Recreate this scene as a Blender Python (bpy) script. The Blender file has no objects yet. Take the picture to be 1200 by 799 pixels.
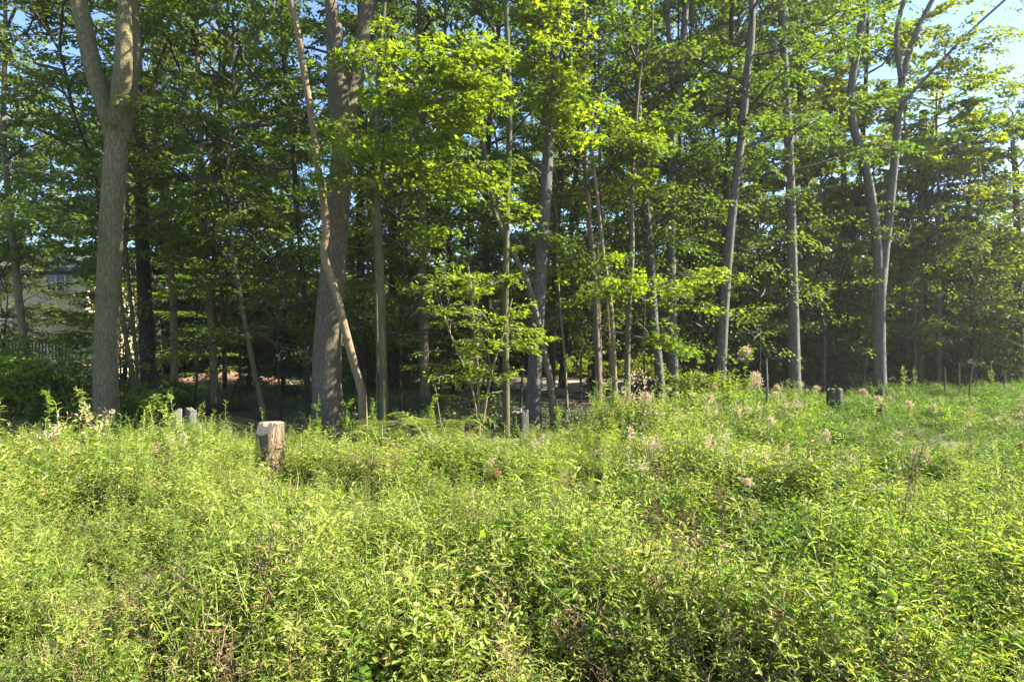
import bpy, math, random
import numpy as np
from mathutils import Vector, Matrix

S = bpy.context.scene
C = S.collection
F, HY, CAMZ = 700.0, 407.0, 1.7          # focal length and horizon of the 1200x799 photograph, eye height

# ------------------------------------------------------------------ camera
cam = bpy.data.cameras.new('camera')
cam.sensor_width = 36.0
cam.lens = 36.0 * F / 1200.0
cam.shift_y = (HY - 399.5) / 1200.0
cam.clip_start, cam.clip_end = 0.05, 2000.0
camo = bpy.data.objects.new('camera', cam)
camo.location = (0, 0, CAMZ)
camo.rotation_euler = (math.radians(90), 0, 0)
C.objects.link(camo)
S.camera = camo

# ------------------------------------------------------------------ light
SUN_AZ, SUN_EL = math.radians(85), math.radians(37)      # azimuth clockwise from the view direction (+Y)
S.world = bpy.data.worlds.new('World')
S.world.use_nodes = True
wn = S.world.node_tree
sky = wn.nodes.new('ShaderNodeTexSky')
sky.sky_type = 'NISHITA'
sky.sun_disc = False
sky.sun_elevation = SUN_EL
sky.sun_rotation = SUN_AZ
sky.altitude = 100
sky.air_density = 0.85
sky.ozone_density = 3.0
sky.dust_density = 0.1
bg = wn.nodes['Background']
bg.inputs['Strength'].default_value = 0.075
wn.links.new(sky.outputs[0], bg.inputs[0])
sl = bpy.data.lights.new('sun', 'SUN')
sl.energy = 5.0
sl.angle = math.radians(0.5)
sl.color = (1.0, 0.93, 0.80)
so = bpy.data.objects.new('sun', sl)
sd = Vector((math.sin(SUN_AZ) * math.cos(SUN_EL), math.cos(SUN_AZ) * math.cos(SUN_EL), math.sin(SUN_EL)))
so.rotation_euler = sd.to_track_quat('Z', 'Y').to_euler()
so.location = (30, 5, 30)
C.objects.link(so)
S.view_settings.view_transform = 'Standard'
S.view_settings.look = 'None'
S.view_settings.gamma = 1.0
S.view_settings.use_curve_mapping = False
S.view_settings.exposure = 2.45
S.cycles.max_bounces = 10
S.cycles.diffuse_bounces = 7
S.cycles.transmission_bounces = 7
S.cycles.glossy_bounces = 2
S.cycles.caustics_reflective = False
S.cycles.caustics_refractive = False

# ------------------------------------------------------------------ helpers
def nrm(v):
    v = np.asarray(v, float)
    return v / np.maximum(np.linalg.norm(v, axis=-1, keepdims=True), 1e-9)

def P(px, py, Y):
    return np.array([(px - 600) / F * Y, Y, CAMZ - (py - HY) / F * Y])

class MB:
    def __init__(s):
        s.v, s.f, s.m, s.t, s.n = [], [], [], [], 0
    def add(s, v, f, mat=0, tint=None):
        v = np.asarray(v, np.float32).reshape(-1, 3)
        f = np.asarray(f, np.int32)
        s.v.append(v); s.f.append(f + s.n); s.m.append(np.full(len(f), mat, np.int32))
        s.t.append(np.full(len(v), 0.5, np.float32) if tint is None else np.broadcast_to(np.asarray(tint, np.float32), (len(v),)).copy())
        s.n += len(v)
    def mesh(s, name, mats, smooth=True, org=None):
        me = bpy.data.meshes.new(name)
        if not s.v: return me
        v = np.concatenate(s.v)
        if org is not None: v = v - np.asarray(org, np.float32)
        loops = np.concatenate([f.ravel() for f in s.f])
        tot = np.concatenate([np.full(len(f), f.shape[1], np.int32) for f in s.f])
        st = np.concatenate([[0], np.cumsum(tot)[:-1]]).astype(np.int32)
        me.vertices.add(len(v)); me.vertices.foreach_set('co', v.ravel())
        me.loops.add(len(loops)); me.loops.foreach_set('vertex_index', loops)
        me.polygons.add(len(tot))
        me.polygons.foreach_set('loop_start', st)
        me.polygons.foreach_set('material_index', np.concatenate(s.m))
        me.polygons.foreach_set('use_smooth', np.full(len(tot), smooth, bool))
        a = me.attributes.new('tint', 'FLOAT', 'POINT')
        a.data.foreach_set('value', np.concatenate(s.t))
        for m in mats: me.materials.append(m)
        me.update(calc_edges=True)
        return me
    def obj(s, name, mats, parent=None, org=None, smooth=True, stuff=False):
        o = bpy.data.objects.new(name, s.mesh(name, mats if isinstance(mats, (list, tuple)) else [mats], smooth, org))
        C.objects.link(o)
        if parent is not None: o.parent = parent
        elif org is not None: o.location = org
        if stuff: o['kind'] = 'stuff'
        return o

def thing(name, label, cat, loc, group=None, rz=0):
    o = bpy.data.objects.new(name, None)
    o.empty_display_size = 0.2
    o.location = loc; o.rotation_euler = (0, 0, rz)
    o['label'] = label; o['category'] = cat
    if group: o['group'] = group
    C.objects.link(o)
    return o

def copy_tree(o, parent=None):
    c = o.copy(); C.objects.link(c)
    if parent is not None: c.parent = parent
    for ch in list(o.children): copy_tree(ch, c)
    return c

def tube(mb, pts, rad, sides=10, mat=0, jit=0.0, rng=None, tint=None, cap=False, flare=None):
    pts = np.asarray(pts, float); n = len(pts)
    rad = np.broadcast_to(np.asarray(rad, float), (n,))
    tan = nrm(np.gradient(pts, axis=0))
    up = np.array([0.0, 1.0, 0.0]) if abs(tan[0][2]) > 0.5 else np.array([0.0, 0.0, 1.0])
    a = nrm(np.cross(tan, up)); b = np.cross(tan, a)
    ang = np.arange(sides) / sides * 2 * math.pi
    r = rad[:, None] * np.ones((n, sides))
    if jit and rng is not None:
        ph = rng.uniform(0, 6.28, 4)
        k = np.arange(n)[:, None]
        r = r * (1 + jit * (np.sin(ang * 2 + ph[0] + k * .25) * .5 + np.sin(ang * 3 + ph[1] - k * .17) * .4 + np.sin(ang * 5 + ph[2] + k * .4) * .3)
                 + jit * .35 * rng.standard_normal((n, sides)))
    if flare is not None:
        ph = rng.uniform(0, 6.28)
        r = r * (1 + flare[:, None] * (.55 + .45 * np.sin(ang * 5 + ph)))
    v = pts[:, None] + r[..., None] * (np.cos(ang)[None, :, None] * a[:, None] + np.sin(ang)[None, :, None] * b[:, None])
    i = np.arange(n - 1)[:, None] * sides; j = np.arange(sides)[None]; j2 = (j + 1) % sides
    f = np.stack([i + j, i + j2, i + sides + j2, i + sides + j], -1).reshape(-1, 4)
    mb.add(v.reshape(-1, 3), f, mat, tint)
    if cap:
        mb.add(np.vstack([v[-1], pts[-1:]]), [[q, (q + 1) % sides, sides] for q in range(sides)], mat, tint)

def spline(pts, step=0.35):
    pts = np.asarray(pts, float)
    p = np.vstack([2 * pts[0] - pts[1], pts, 2 * pts[-1] - pts[-2]])
    out = []
    for i in range(1, len(p) - 2):
        n = max(2, int(np.linalg.norm(p[i + 1] - p[i]) / step))
        t = (np.arange(n) / n)[:, None]
        out.append(.5 * (2 * p[i] + (p[i + 1] - p[i - 1]) * t + (2 * p[i - 1] - 5 * p[i] + 4 * p[i + 1] - p[i + 2]) * t ** 2
                         + (3 * p[i] - p[i - 1] - 3 * p[i + 1] + p[i + 2]) * t ** 3))
    out.append(pts[-1:])
    return np.vstack(out)

def box(mb, lo, hi, mat=0):
    x0, y0, z0 = lo; x1, y1, z1 = hi
    v = [(x0, y0, z0), (x1, y0, z0), (x1, y1, z0), (x0, y1, z0), (x0, y0, z1), (x1, y0, z1), (x1, y1, z1), (x0, y1, z1)]
    mb.add(v, [(0, 3, 2, 1), (4, 5, 6, 7), (0, 1, 5, 4), (1, 2, 6, 5), (2, 3, 7, 6), (3, 0, 4, 7)], mat)

# leaf templates: along, across, up
T_DIAMOND = (np.array([[0, 0, 0], [.42, -.5, .10], [.42, .5, .10], [1, 0, -.06]]), np.array([[0, 1, 3], [0, 3, 2]]))
T_MAPLE = (np.array([[0, 0, 0], [.42, -.62, .05], [.5, -.22, .03], [1, 0, -.08], [.5, .22, .03], [.42, .62, .05]]),
           np.array([[0, 1, 2], [0, 2, 4], [2, 3, 4], [0, 4, 5]]))
T_LANCE = (np.array([[0, 0, 0], [.33, -.5, .07], [.33, 0, .02], [.33, .5, .07], [.68, -.36, .0], [.68, 0, -.05], [.68, .36, .0], [1, 0, -.13]]),
           np.array([[0, 1, 2], [0, 2, 3], [1, 4, 5], [1, 5, 2], [2, 5, 6], [2, 6, 3], [4, 7, 5], [5, 7, 6]]))
T_BLADE = (np.array([[0, -.5, 0], [0, .5, 0], [.4, -.45, .25], [.4, .45, .25], [.75, -.3, .22], [.75, .3, .22], [1, 0, .05]]),
           np.array([[0, 1, 3], [0, 3, 2], [2, 3, 5], [2, 5, 4], [4, 5, 6]]))

def leaves(mb, pos, d, n, ln, wd, tmpl, tint, mat=0):
    pos = np.asarray(pos, float); N = len(pos)
    if N == 0: return
    d = np.broadcast_to(nrm(d), (N, 3)); n = np.broadcast_to(n, (N, 3)); s = nrm(np.cross(n, d)); u = np.cross(d, s)
    T, Fc = tmpl; k = len(T)
    ln = np.broadcast_to(ln, (N,)); wd = np.broadcast_to(wd, (N,))
    v = (pos[:, None] + d[:, None] * (T[None, :, 0, None] * ln[:, None, None]) + s[:, None] * (T[None, :, 1, None] * wd[:, None, None])
         + u[:, None] * (T[None, :, 2, None] * ln[:, None, None]))
    f = (Fc[None] + (np.arange(N) * k)[:, None, None]).reshape(-1, 3)
    mb.add(v.reshape(-1, 3), f, mat, np.repeat(np.broadcast_to(tint, (N,)), k))

# ------------------------------------------------------------------ materials
def new_mat(name):
    m = bpy.data.materials.new(name); m.use_nodes = True
    nt = m.node_tree; nt.nodes.clear()
    out = nt.nodes.new('ShaderNodeOutputMaterial')
    return m, nt, out

def N(nt, t, **kw):
    n = nt.nodes.new(t)
    for k, v in kw.items(): setattr(n, k, v)
    return n

def ramp(nt, fac, stops):
    r = N(nt, 'ShaderNodeValToRGB')
    e = r.color_ramp.elements
    while len(e) < len(stops): e.new(0.5)
    for el, (p, c) in zip(e, stops):
        el.position = p; el.color = (*c, 1)
    nt.links.new(fac, r.inputs[0])
    return r.outputs[0]

def leaf_mat(name, stops, trans=0.5, gloss=0.03, warm=1.15, inst=False, dry=False):
    m, nt, out = new_mat(name)
    at = N(nt, 'ShaderNodeAttribute', attribute_name='tint')
    oi = N(nt, 'ShaderNodeObjectInfo')
    ad = N(nt, 'ShaderNodeMath', operation='MULTIPLY_ADD')
    nt.links.new(oi.outputs['Random'], ad.inputs[0]); ad.inputs[1].default_value = 0.65 if inst else 0.25
    sc = N(nt, 'ShaderNodeMath', operation='MULTIPLY_ADD')
    nt.links.new(at.outputs['Fac'], sc.inputs[0]); sc.inputs[1].default_value = 0.6 if inst else 0.8; sc.inputs[2].default_value = -0.12 if inst else -0.02
    nt.links.new(sc.outputs[0], ad.inputs[2])
    col = ramp(nt, ad.outputs[0], stops)
    d = N(nt, 'ShaderNodeBsdfDiffuse'); t = N(nt, 'ShaderNodeBsdfTranslucent'); g = N(nt, 'ShaderNodeBsdfGlossy')
    g.inputs['Roughness'].default_value = 0.5; g.inputs['Color'].default_value = (.85, .85, .85, 1)
    nt.links.new(col, d.inputs['Color'])
    tc = N(nt, 'ShaderNodeMixRGB', blend_type='MULTIPLY'); tc.inputs[0].default_value = 1
    nt.links.new(col, tc.inputs[1]); tc.inputs[2].default_value = (1.1, 1.0, .8, 1) if dry else (1.25 * warm, 1.35, .55, 1)
    nt.links.new(tc.outputs[0], t.inputs['Color'])
    mx = N(nt, 'ShaderNodeMixShader'); mx.inputs[0].default_value = trans
    nt.links.new(d.outputs[0], mx.inputs[1]); nt.links.new(t.outputs[0], mx.inputs[2])
    m2 = N(nt, 'ShaderNodeMixShader'); m2.inputs[0].default_value = gloss
    nt.links.new(mx.outputs[0], m2.inputs[1]); nt.links.new(g.outputs[0], m2.inputs[2])
    nt.links.new(m2.outputs[0], out.inputs[0])
    return m

def bark_mat(name, ridge, crev, moss=None, scale=14, bump=0.9, mossamt=0.5, smooth=False):
    m, nt, out = new_mat(name)
    tc = N(nt, 'ShaderNodeTexCoord')
    mp = N(nt, 'ShaderNodeMapping'); mp.inputs['Scale'].default_value = (1, 1, 0.26)
    nt.links.new(tc.outputs['Object'], mp.inputs[0])
    n1 = N(nt, 'ShaderNodeTexNoise'); n1.inputs['Scale'].default_value = scale * 2; n1.inputs['Detail'].default_value = 6; n1.inputs['Roughness'].default_value = .65
    nt.links.new(mp.outputs[0], n1.inputs['Vector'])
    vo = N(nt, 'ShaderNodeTexVoronoi', feature='DISTANCE_TO_EDGE'); vo.inputs['Scale'].default_value = scale
    av = N(nt, 'ShaderNodeMixRGB'); av.inputs[0].default_value = .12
    nt.links.new(mp.outputs[0], av.inputs[1]); nt.links.new(n1.outputs['Color'], av.inputs[2])
    nt.links.new(av.outputs[0], vo.inputs['Vector'])
    h = N(nt, 'ShaderNodeMath', operation='MULTIPLY_ADD')
    nt.links.new(vo.outputs['Distance'], h.inputs[0]); h.inputs[1].default_value = 0.3 if smooth else 1.6
    nt.links.new(n1.outputs['Fac'], h.inputs[2])
    hs = N(nt, 'ShaderNodeMath', operation='MULTIPLY'); nt.links.new(h.outputs[0], hs.inputs[0]); hs.inputs[1].default_value = .75
    mid = tuple((a + b) / 2 for a, b in zip(ridge, crev))
    col = ramp(nt, hs.outputs[0], [(.30, crev), (.5, mid), (.72, ridge)])
    n2 = N(nt, 'ShaderNodeTexNoise'); n2.inputs['Scale'].default_value = 1.3; n2.inputs['Detail'].default_value = 5
    nt.links.new(tc.outputs['Object'], n2.inputs['Vector'])
    if moss:
        mr = ramp(nt, n2.outputs['Fac'], [(.42, (0, 0, 0)), (.68, (mossamt,) * 3)])
        mx = N(nt, 'ShaderNodeMixRGB'); nt.links.new(mr, mx.inputs[0]); nt.links.new(col, mx.inputs[1]); mx.inputs[2].default_value = (*moss, 1)
        col = mx.outputs[0]
    b = N(nt, 'ShaderNodeBump'); b.inputs['Strength'].default_value = bump; b.inputs['Distance'].default_value = .08
    nt.links.new(h.outputs[0], b.inputs['Height'])
    pb = N(nt, 'ShaderNodeBsdfPrincipled'); pb.inputs['Roughness'].default_value = .9
    pb.inputs['Specular IOR Level'].default_value = .2
    nt.links.new(col, pb.inputs['Base Color']); nt.links.new(b.outputs[0], pb.inputs['Normal'])
    nt.links.new(pb.outputs[0], out.inputs[0])
    return m

def plain_mat(name, col, rough=.8, var=.25, scale=6, metal=0, bump=.15, stretch=(1, 1, 1)):
    m, nt, out = new_mat(name)
    tc = N(nt, 'ShaderNodeTexCoord')
    mp = N(nt, 'ShaderNodeMapping'); mp.inputs['Scale'].default_value = stretch
    nt.links.new(tc.outputs['Object'], mp.inputs[0])
    n1 = N(nt, 'ShaderNodeTexNoise'); n1.inputs['Scale'].default_value = scale; n1.inputs['Detail'].default_value = 6
    nt.links.new(mp.outputs[0], n1.inputs['Vector'])
    c = ramp(nt, n1.outputs['Fac'], [(.25, tuple(x * (1 - var) for x in col)), (.75, tuple(x * (1 + var) for x in col))])
    b = N(nt, 'ShaderNodeBump'); b.inputs['Strength'].default_value = bump; b.inputs['Distance'].default_value = .02
    nt.links.new(n1.outputs['Fac'], b.inputs['Height'])
    p = N(nt, 'ShaderNodeBsdfPrincipled'); p.inputs['Roughness'].default_value = rough; p.inputs['Metallic'].default_value = metal
    nt.links.new(c, p.inputs['Base Color']); nt.links.new(b.outputs[0], p.inputs['Normal'])
    nt.links.new(p.outputs[0], out.inputs[0])
    return m

M = {}
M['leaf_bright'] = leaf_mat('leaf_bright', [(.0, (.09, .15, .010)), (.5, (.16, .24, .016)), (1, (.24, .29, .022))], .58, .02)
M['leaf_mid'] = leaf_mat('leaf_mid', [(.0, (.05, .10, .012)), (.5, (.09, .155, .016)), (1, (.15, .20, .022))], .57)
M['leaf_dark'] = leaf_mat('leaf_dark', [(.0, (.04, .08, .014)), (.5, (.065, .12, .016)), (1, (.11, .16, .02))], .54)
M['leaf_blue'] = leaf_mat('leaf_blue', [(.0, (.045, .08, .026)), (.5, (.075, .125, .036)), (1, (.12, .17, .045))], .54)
M['leaf_yellow'] = leaf_mat('leaf_yellow', [(.0, (.08, .13, .012)), (.5, (.14, .19, .016)), (1, (.21, .24, .022))], .6)
M['needle'] = leaf_mat('needle', [(.0, (.012, .026, .012)), (1, (.03, .05, .02))], .15)
M['weed'] = leaf_mat('weed', [(.0, (.06, .11, .008)), (.22, (.125, .20, .018)), (.5, (.26, .32, .046)), (.82, (.38, .41, .085)), (1, (.40, .28, .10))], .5, .015, warm=.97, inst=True)
M['weed_green'] = leaf_mat('weed_green', [(.0, (.05, .11, .010)), (.5, (.12, .20, .018)), (1, (.21, .28, .035))], .5, .02, warm=.96, inst=True)
M['weed_dry'] = leaf_mat('weed_dry', [(.0, (.16, .085, .04)), (.5, (.24, .16, .075)), (1, (.34, .26, .15))], .3, .02, warm=.85, inst=True, dry=True)
M['floor_leaf'] = leaf_mat('floor_leaf', [(.0, (.025, .06, .014)), (.5, (.05, .10, .018)), (1, (.09, .14, .022))], .42, .06, inst=True)
M['fern'] = leaf_mat('fern', [(.0, (.11, .17, .015)), (1, (.22, .28, .03))], .5, .01)
M['grass'] = leaf_mat('grass', [(.0, (.07, .13, .025)), (1, (.16, .21, .05))], .4)
M['litter'] = leaf_mat('litter', [(.0, (.07, .04, .022)), (.5, (.16, .09, .05)), (1, (.25, .15, .09))], .2, .02, dry=True)
M['pappus'] = leaf_mat('pappus', [(.0, (.30, .21, .12)), (.5, (.46, .37, .26)), (1, (.62, .54, .42))], .4, .01, dry=True)
M['orange'] = leaf_mat('orange', [(.0, (.30, .12, .03)), (1, (.32, .17, .06))], .4, dry=True)
M['red'] = leaf_mat('red', [(.0, (.40, .05, .02)), (1, (.5, .1, .03))], .4, dry=True)
M['stem_red'] = plain_mat('stem_red', (.13, .09, .035), .7)
M['stem_green'] = plain_mat('stem_green', (.13, .16, .04), .6)
M['stem_brown'] = plain_mat('stem_brown', (.10, .07, .045), .8)
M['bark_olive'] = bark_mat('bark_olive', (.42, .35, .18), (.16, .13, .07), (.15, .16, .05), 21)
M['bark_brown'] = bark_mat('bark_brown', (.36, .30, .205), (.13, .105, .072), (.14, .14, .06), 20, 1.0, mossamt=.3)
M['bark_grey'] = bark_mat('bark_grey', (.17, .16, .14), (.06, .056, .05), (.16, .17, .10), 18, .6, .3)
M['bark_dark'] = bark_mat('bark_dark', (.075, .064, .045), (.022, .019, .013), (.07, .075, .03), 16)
M['bark_tan'] = bark_mat('bark_tan', (.30, .225, .13), (.15, .11, .065), None, 22, .35, smooth=True)
M['bark_green'] = bark_mat('bark_green', (.135, .125, .065), (.055, .05, .026), (.14, .17, .05), 22, .35, smooth=True)
M['bark_red'] = bark_mat('bark_red', (.24, .17, .125), (.10, .07, .05), None, 20, .4, smooth=True)
M['twig'] = plain_mat('twig', (.05, .042, .03), .85)
M['twig_pale'] = plain_mat('twig_pale', (.14, .12, .08), .85)
M['stump_dark'] = bark_mat('stump_dark', (.16, .145, .12), (.04, .036, .03), (.06, .07, .03), 16)
M['stump_bark'] = bark_mat('stump_bark', (.40, .29, .175), (.12, .085, .05), None, 15, 1.0)
M['moss'] = plain_mat('moss', (.34, .32, .04), .9, .35, 18, 0, .5)
M['stake'] = bark_mat('stake', (.19, .18, .16), (.08, .074, .065), None, 22, .5)

def cut_mat():
    m, nt, out = new_mat('cut_wood')
    tc = N(nt, 'ShaderNodeTexCoord')
    w = N(nt, 'ShaderNodeTexWave', wave_type='RINGS', rings_direction='Z'); w.inputs['Scale'].default_value = 14; w.inputs['Distortion'].default_value = 3
    nt.links.new(tc.outputs['Object'], w.inputs['Vector'])
    n = N(nt, 'ShaderNodeTexNoise'); n.inputs['Scale'].default_value = 7; nt.links.new(tc.outputs['Object'], n.inputs['Vector'])
    mx = N(nt, 'ShaderNodeMixRGB'); mx.inputs[0].default_value = .5
    nt.links.new(w.outputs['Color'], mx.inputs[1]); nt.links.new(n.outputs['Fac'], mx.inputs[2])
    c = ramp(nt, mx.outputs[0], [(.25, (.16, .11, .07)), (.5, (.27, .195, .135)), (.8, (.34, .26, .185))])
    p = N(nt, 'ShaderNodeBsdfPrincipled'); p.inputs['Roughness'].default_value = .9
    nt.links.new(c, p.inputs['Base Color']); nt.links.new(p.outputs[0], out.inputs[0])
    return m
M['cut'] = cut_mat()

def ground_mat():
    m, nt, out = new_mat('forest_floor')
    g = N(nt, 'ShaderNodeNewGeometry')
    n1 = N(nt, 'ShaderNodeTexNoise'); n1.inputs['Scale'].default_value = .45; n1.inputs['Detail'].default_value = 8
    nt.links.new(g.outputs['Position'], n1.inputs['Vector'])
    n2 = N(nt, 'ShaderNodeTexNoise'); n2.inputs['Scale'].default_value = 22; n2.inputs['Detail'].default_value = 6
    nt.links.new(g.outputs['Position'], n2.inputs['Vector'])
    soil = ramp(nt, n2.outputs['Fac'], [(.3, (.030, .020, .012)), (.55, (.085, .055, .03)), (.75, (.15, .10, .06))])
    grn = ramp(nt, n2.outputs['Fac'], [(.3, (.025, .05, .012)), (.7, (.075, .11, .025))])
    f = ramp(nt, n1.outputs['Fac'], [(.46, (0, 0, 0)), (.6, (.75, .75, .75))])
    mx = N(nt, 'ShaderNodeMixRGB'); nt.links.new(f, mx.inputs[0]); nt.links.new(soil, mx.inputs[1]); nt.links.new(grn, mx.inputs[2])
    b = N(nt, 'ShaderNodeBump'); b.inputs['Strength'].default_value = .8; b.inputs['Distance'].default_value = .05
    nt.links.new(n2.outputs['Fac'], b.inputs['Height'])
    p = N(nt, 'ShaderNodeBsdfPrincipled'); p.inputs['Roughness'].default_value = .95
    nt.links.new(mx.outputs[0], p.inputs['Base Color']); nt.links.new(b.outputs[0], p.inputs['Normal'])
    nt.links.new(p.outputs[0], out.inputs[0])
    return m
M['ground'] = ground_mat()

# ------------------------------------------------------------------ ground
def gz(x, y):
    return .05 * np.sin(x * .9 + 1) * np.cos(y * .7) + .06 * np.sin(x * .31 + y * .43)
EDGE_U = np.array([-2.5, -.86, -.45, -.25, 0, .15, .3, .45, .6, .86, 2.5])
EDGE_Y = np.array([9, 10.8, 11.0, 11.6, 12.6, 13.5, 15.5, 18.5, 21.5, 23.5, 26])
def edge(x, y): return np.interp(x / np.maximum(y, .5), EDGE_U, EDGE_Y)

mb = MB()
ax = np.concatenate([[-1500, -600, -250, -120, -70], np.arange(-45, 45.1, .75), [70, 120, 250, 600, 1500]])
ay = np.concatenate([[-1500, -500, -150, -40, -12], np.arange(-5, 60, .75), [75, 120, 250, 600, 1500]])
gx, gy = np.meshgrid(ax, ay)
far = np.clip((60 - np.hypot(gx, gy)) / 20, 0, 1)
gzz = gz(gx, gy) * far
nx_, ny_ = len(ax), len(ay)
ii = (np.arange(ny_ - 1)[:, None] * nx_ + np.arange(nx_ - 1)[None]).ravel()
mb.add(np.stack([gx, gy, gzz], -1).reshape(-1, 3), np.stack([ii, ii + 1, ii + nx_ + 1, ii + nx_], -1))
g = mb.obj('ground', M['ground']); g['kind'] = 'structure'

# ------------------------------------------------------------------ foliage building blocks
UP = np.array([0., 0., 1.])

def spray(lf, tw, rng, base, d, L, nleaf, size, tmpl=T_DIAMOND, asp=.62, droop=.25, wf=.45, flat=.45, tm=0.5, twig=True, matl=0):
    """one flat leafy branch end: a twig with leaves fanned to both sides"""
    d = nrm(d); side = np.cross(UP, d)
    if np.linalg.norm(side) < .2: side = np.array([1., 0, 0])
    side = nrm(side); u = np.cross(d, side)
    t = rng.uniform(.05, 1, nleaf) ** .8
    s = rng.choice([-1., 1.], nleaf)
    lat = rng.uniform(0, 1, nleaf) * wf * L * (1.05 - .75 * t) * (.35 + np.minimum(1, t * 3) * .65)
    pos = base + d * (t * L)[:, None] + side * (s * lat)[:, None] - UP * (droop * L * t ** 2 + .22 * lat)[:, None]
    pos = pos + rng.standard_normal((nleaf, 3)) * np.array([.05, .05, .09]) * L * .6
    ld = d + side * (s * rng.uniform(.2, 1.5, nleaf))[:, None] - UP * rng.uniform(.1, .8, nleaf)[:, None] + rng.standard_normal((nleaf, 3)) * .3
    n = u * np.sign(u[2] + 1e-6) + rng.standard_normal((nleaf, 3)) * flat
    sz = size * rng.uniform(.65, 1.25, nleaf)
    leaves(lf, pos, ld, n, sz, sz * asp, tmpl, np.clip(tm + rng.normal(0, .2, nleaf), 0, 1), matl)
    if twig:
        q = np.array([0, .5, 1.])
        pts = base + d * (q * L)[:, None] - UP * (droop * L * q ** 2)[:, None]
        tube(tw, pts, np.array([.009, .006, .003]) * (1 + .5 * L), 3)

def frame_top(y): return CAMZ + (HY + 30) / F * y

def branch_path(rng, p0, d, L, rise=.0, droop=.25, k=6):
    t = np.linspace(0, 1, k)[:, None]
    w = np.cumsum(rng.standard_normal((k, 3)) * .045 * L, axis=0); w[0] = 0
    return p0 + nrm(d) * (t * L) + UP * (rise * L * t - droop * L * t ** 2) + w

def leafy_branch(lf, tw, rng, p0, d, L, dens, size, tmpl, asp, r0, tm=.5, start=.25, droop=.22, nl=55, flat=.45, spl=1.1):
    pts = branch_path(rng, p0, d, L, .1, droop)
    tube(tw, pts, np.linspace(r0, .006, len(pts)), 5)
    ns = max(2, int(L * dens))
    for k in range(ns):
        q = start + (1 - start) * (k + rng.uniform(.1, .9)) / ns
        x = q * (len(pts) - 1); i = min(int(x), len(pts) - 2)
        b = pts[i] + (pts[i + 1] - pts[i]) * (x - i)
        dd = nrm(pts[i + 1] - pts[i]); dd[2] *= .5
        a = rng.choice([-1, 1]) * rng.uniform(.3, 1.25)
        ca, sa = math.cos(a), math.sin(a)
        sdv = np.array([dd[0] * ca - dd[1] * sa, dd[0] * sa + dd[1] * ca, dd[2] + rng.uniform(-.25, .25)])
        hi = b[2] > frame_top(b[1]) + .8
        n_, s_ = (nl // 6, size * 1.75) if hi else (nl, size)
        spray(lf, tw, rng, b, sdv, spl * rng.uniform(.65, 1.25) * (1 - .25 * q), n_, s_, tmpl, asp, flat=flat, tm=tm + rng.normal(0, .08), twig=not hi)
    spray(lf, tw, rng, pts[-1], pts[-1] - pts[-2], spl * .8, nl, size, tmpl, asp, flat=flat, tm=tm)

def auto_crown(lf, tw, rng, path, zlo, zhi, rad, nbr, dens=2.1, size=.115, tmpl=T_DIAMOND, asp=.66, tm=.5, nl=72, bias=None):
    """branches all round a trunk path between two heights"""
    z = path[:, 2]
    for k in range(nbr):
        q = (k + rng.uniform(0, 1)) / nbr
        h = zlo + (zhi - zlo) * q
        i = int(np.argmin(abs(z - h)))
        p0 = path[min(i, len(path) - 1)].copy()
        a = k * 2.39996 + rng.uniform(-.5, .5)
        L = rad * (.45 + .75 * math.sin(math.pi * min(1, .2 + .75 * q))) * rng.uniform(.65, 1.1)
        if bias is not None: L *= 1 + bias[1] * math.cos(a - bias[0])
        el = rng.uniform(-.15, .6) + q * .5; h += rng.normal(0, .5)
        d = np.array([math.cos(a), math.sin(a), math.tan(el)])
        leafy_branch(lf, tw, rng, p0, d, max(.8, L), dens, size, tmpl, asp, .012 + .011 * L, tm, nl=nl)

def patch(lf, tw, rng, path, px, py, rx, ry, Y, n, size, tmpl=T_MAPLE, asp=1.0, L=.9, nl=56, depth=None, tm=.5, flat=.45, out=None, droop=.25):
    """leafy branch ends filling an ellipsoid; each hangs on a thin twig from the trunk path"""
    c = P(px, py, Y); rX, rZ = rx / F * Y, ry / F * Y
    rY = depth if depth is not None else rX * .8
    for _ in range(n):
        e = nrm(rng.standard_normal(3)) * rng.uniform(.15, 1) ** .5
        p = c + e * np.array([rX, rY, rZ])
        j = int(np.argmin(np.linalg.norm(path - (p - UP * .4), axis=1)))
        q0 = path[j]
        d = (p - q0) if out is None else np.array(out) + rng.standard_normal(3) * .5
        d = nrm(d + rng.standard_normal(3) * .25); d[2] = d[2] * .4 + .05
        spray(lf, tw, rng, p - nrm(d) * L * .5, d, L * rng.uniform(.7, 1.25), nl, size, tmpl, asp, tm=tm + rng.normal(0, .08), flat=flat, droop=droop)
        if rng.uniform() < .35:
            mid = (q0 + p) / 2 + rng.standard_normal(3) * .1 + UP * .1
            sp_ = spline([q0, mid, p - nrm(d) * L * .5], .5); tube(tw, sp_, np.linspace(.008, .004, len(sp_)), 4)

# ------------------------------------------------------------------ trees
TREES = []
def trunk_path(pts, Y, H, rng, dy=0.0):
    """3-D trunk axis through the outline, continued upward to height H"""
    q = [P(px, py, Y + dy * (1 - (py / 500.0))) for px, py in pts]
    b = q[0].copy(); b[2] = float(gz(b[0], b[1])) - .12
    q[0] = b
    if q[-1][2] < H - .5:
        d = nrm(q[-1] - q[-2]); d = nrm(d * .5 + UP)
        gap = H - q[-1][2]
        p1 = q[-1] + d * gap * .45 + rng.standard_normal(3) * np.array([.15, .15, 0])
        p2 = p1 + nrm(d * .4 + UP) * gap * .55
        q += [p1, p2]
    return spline(q)

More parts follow.
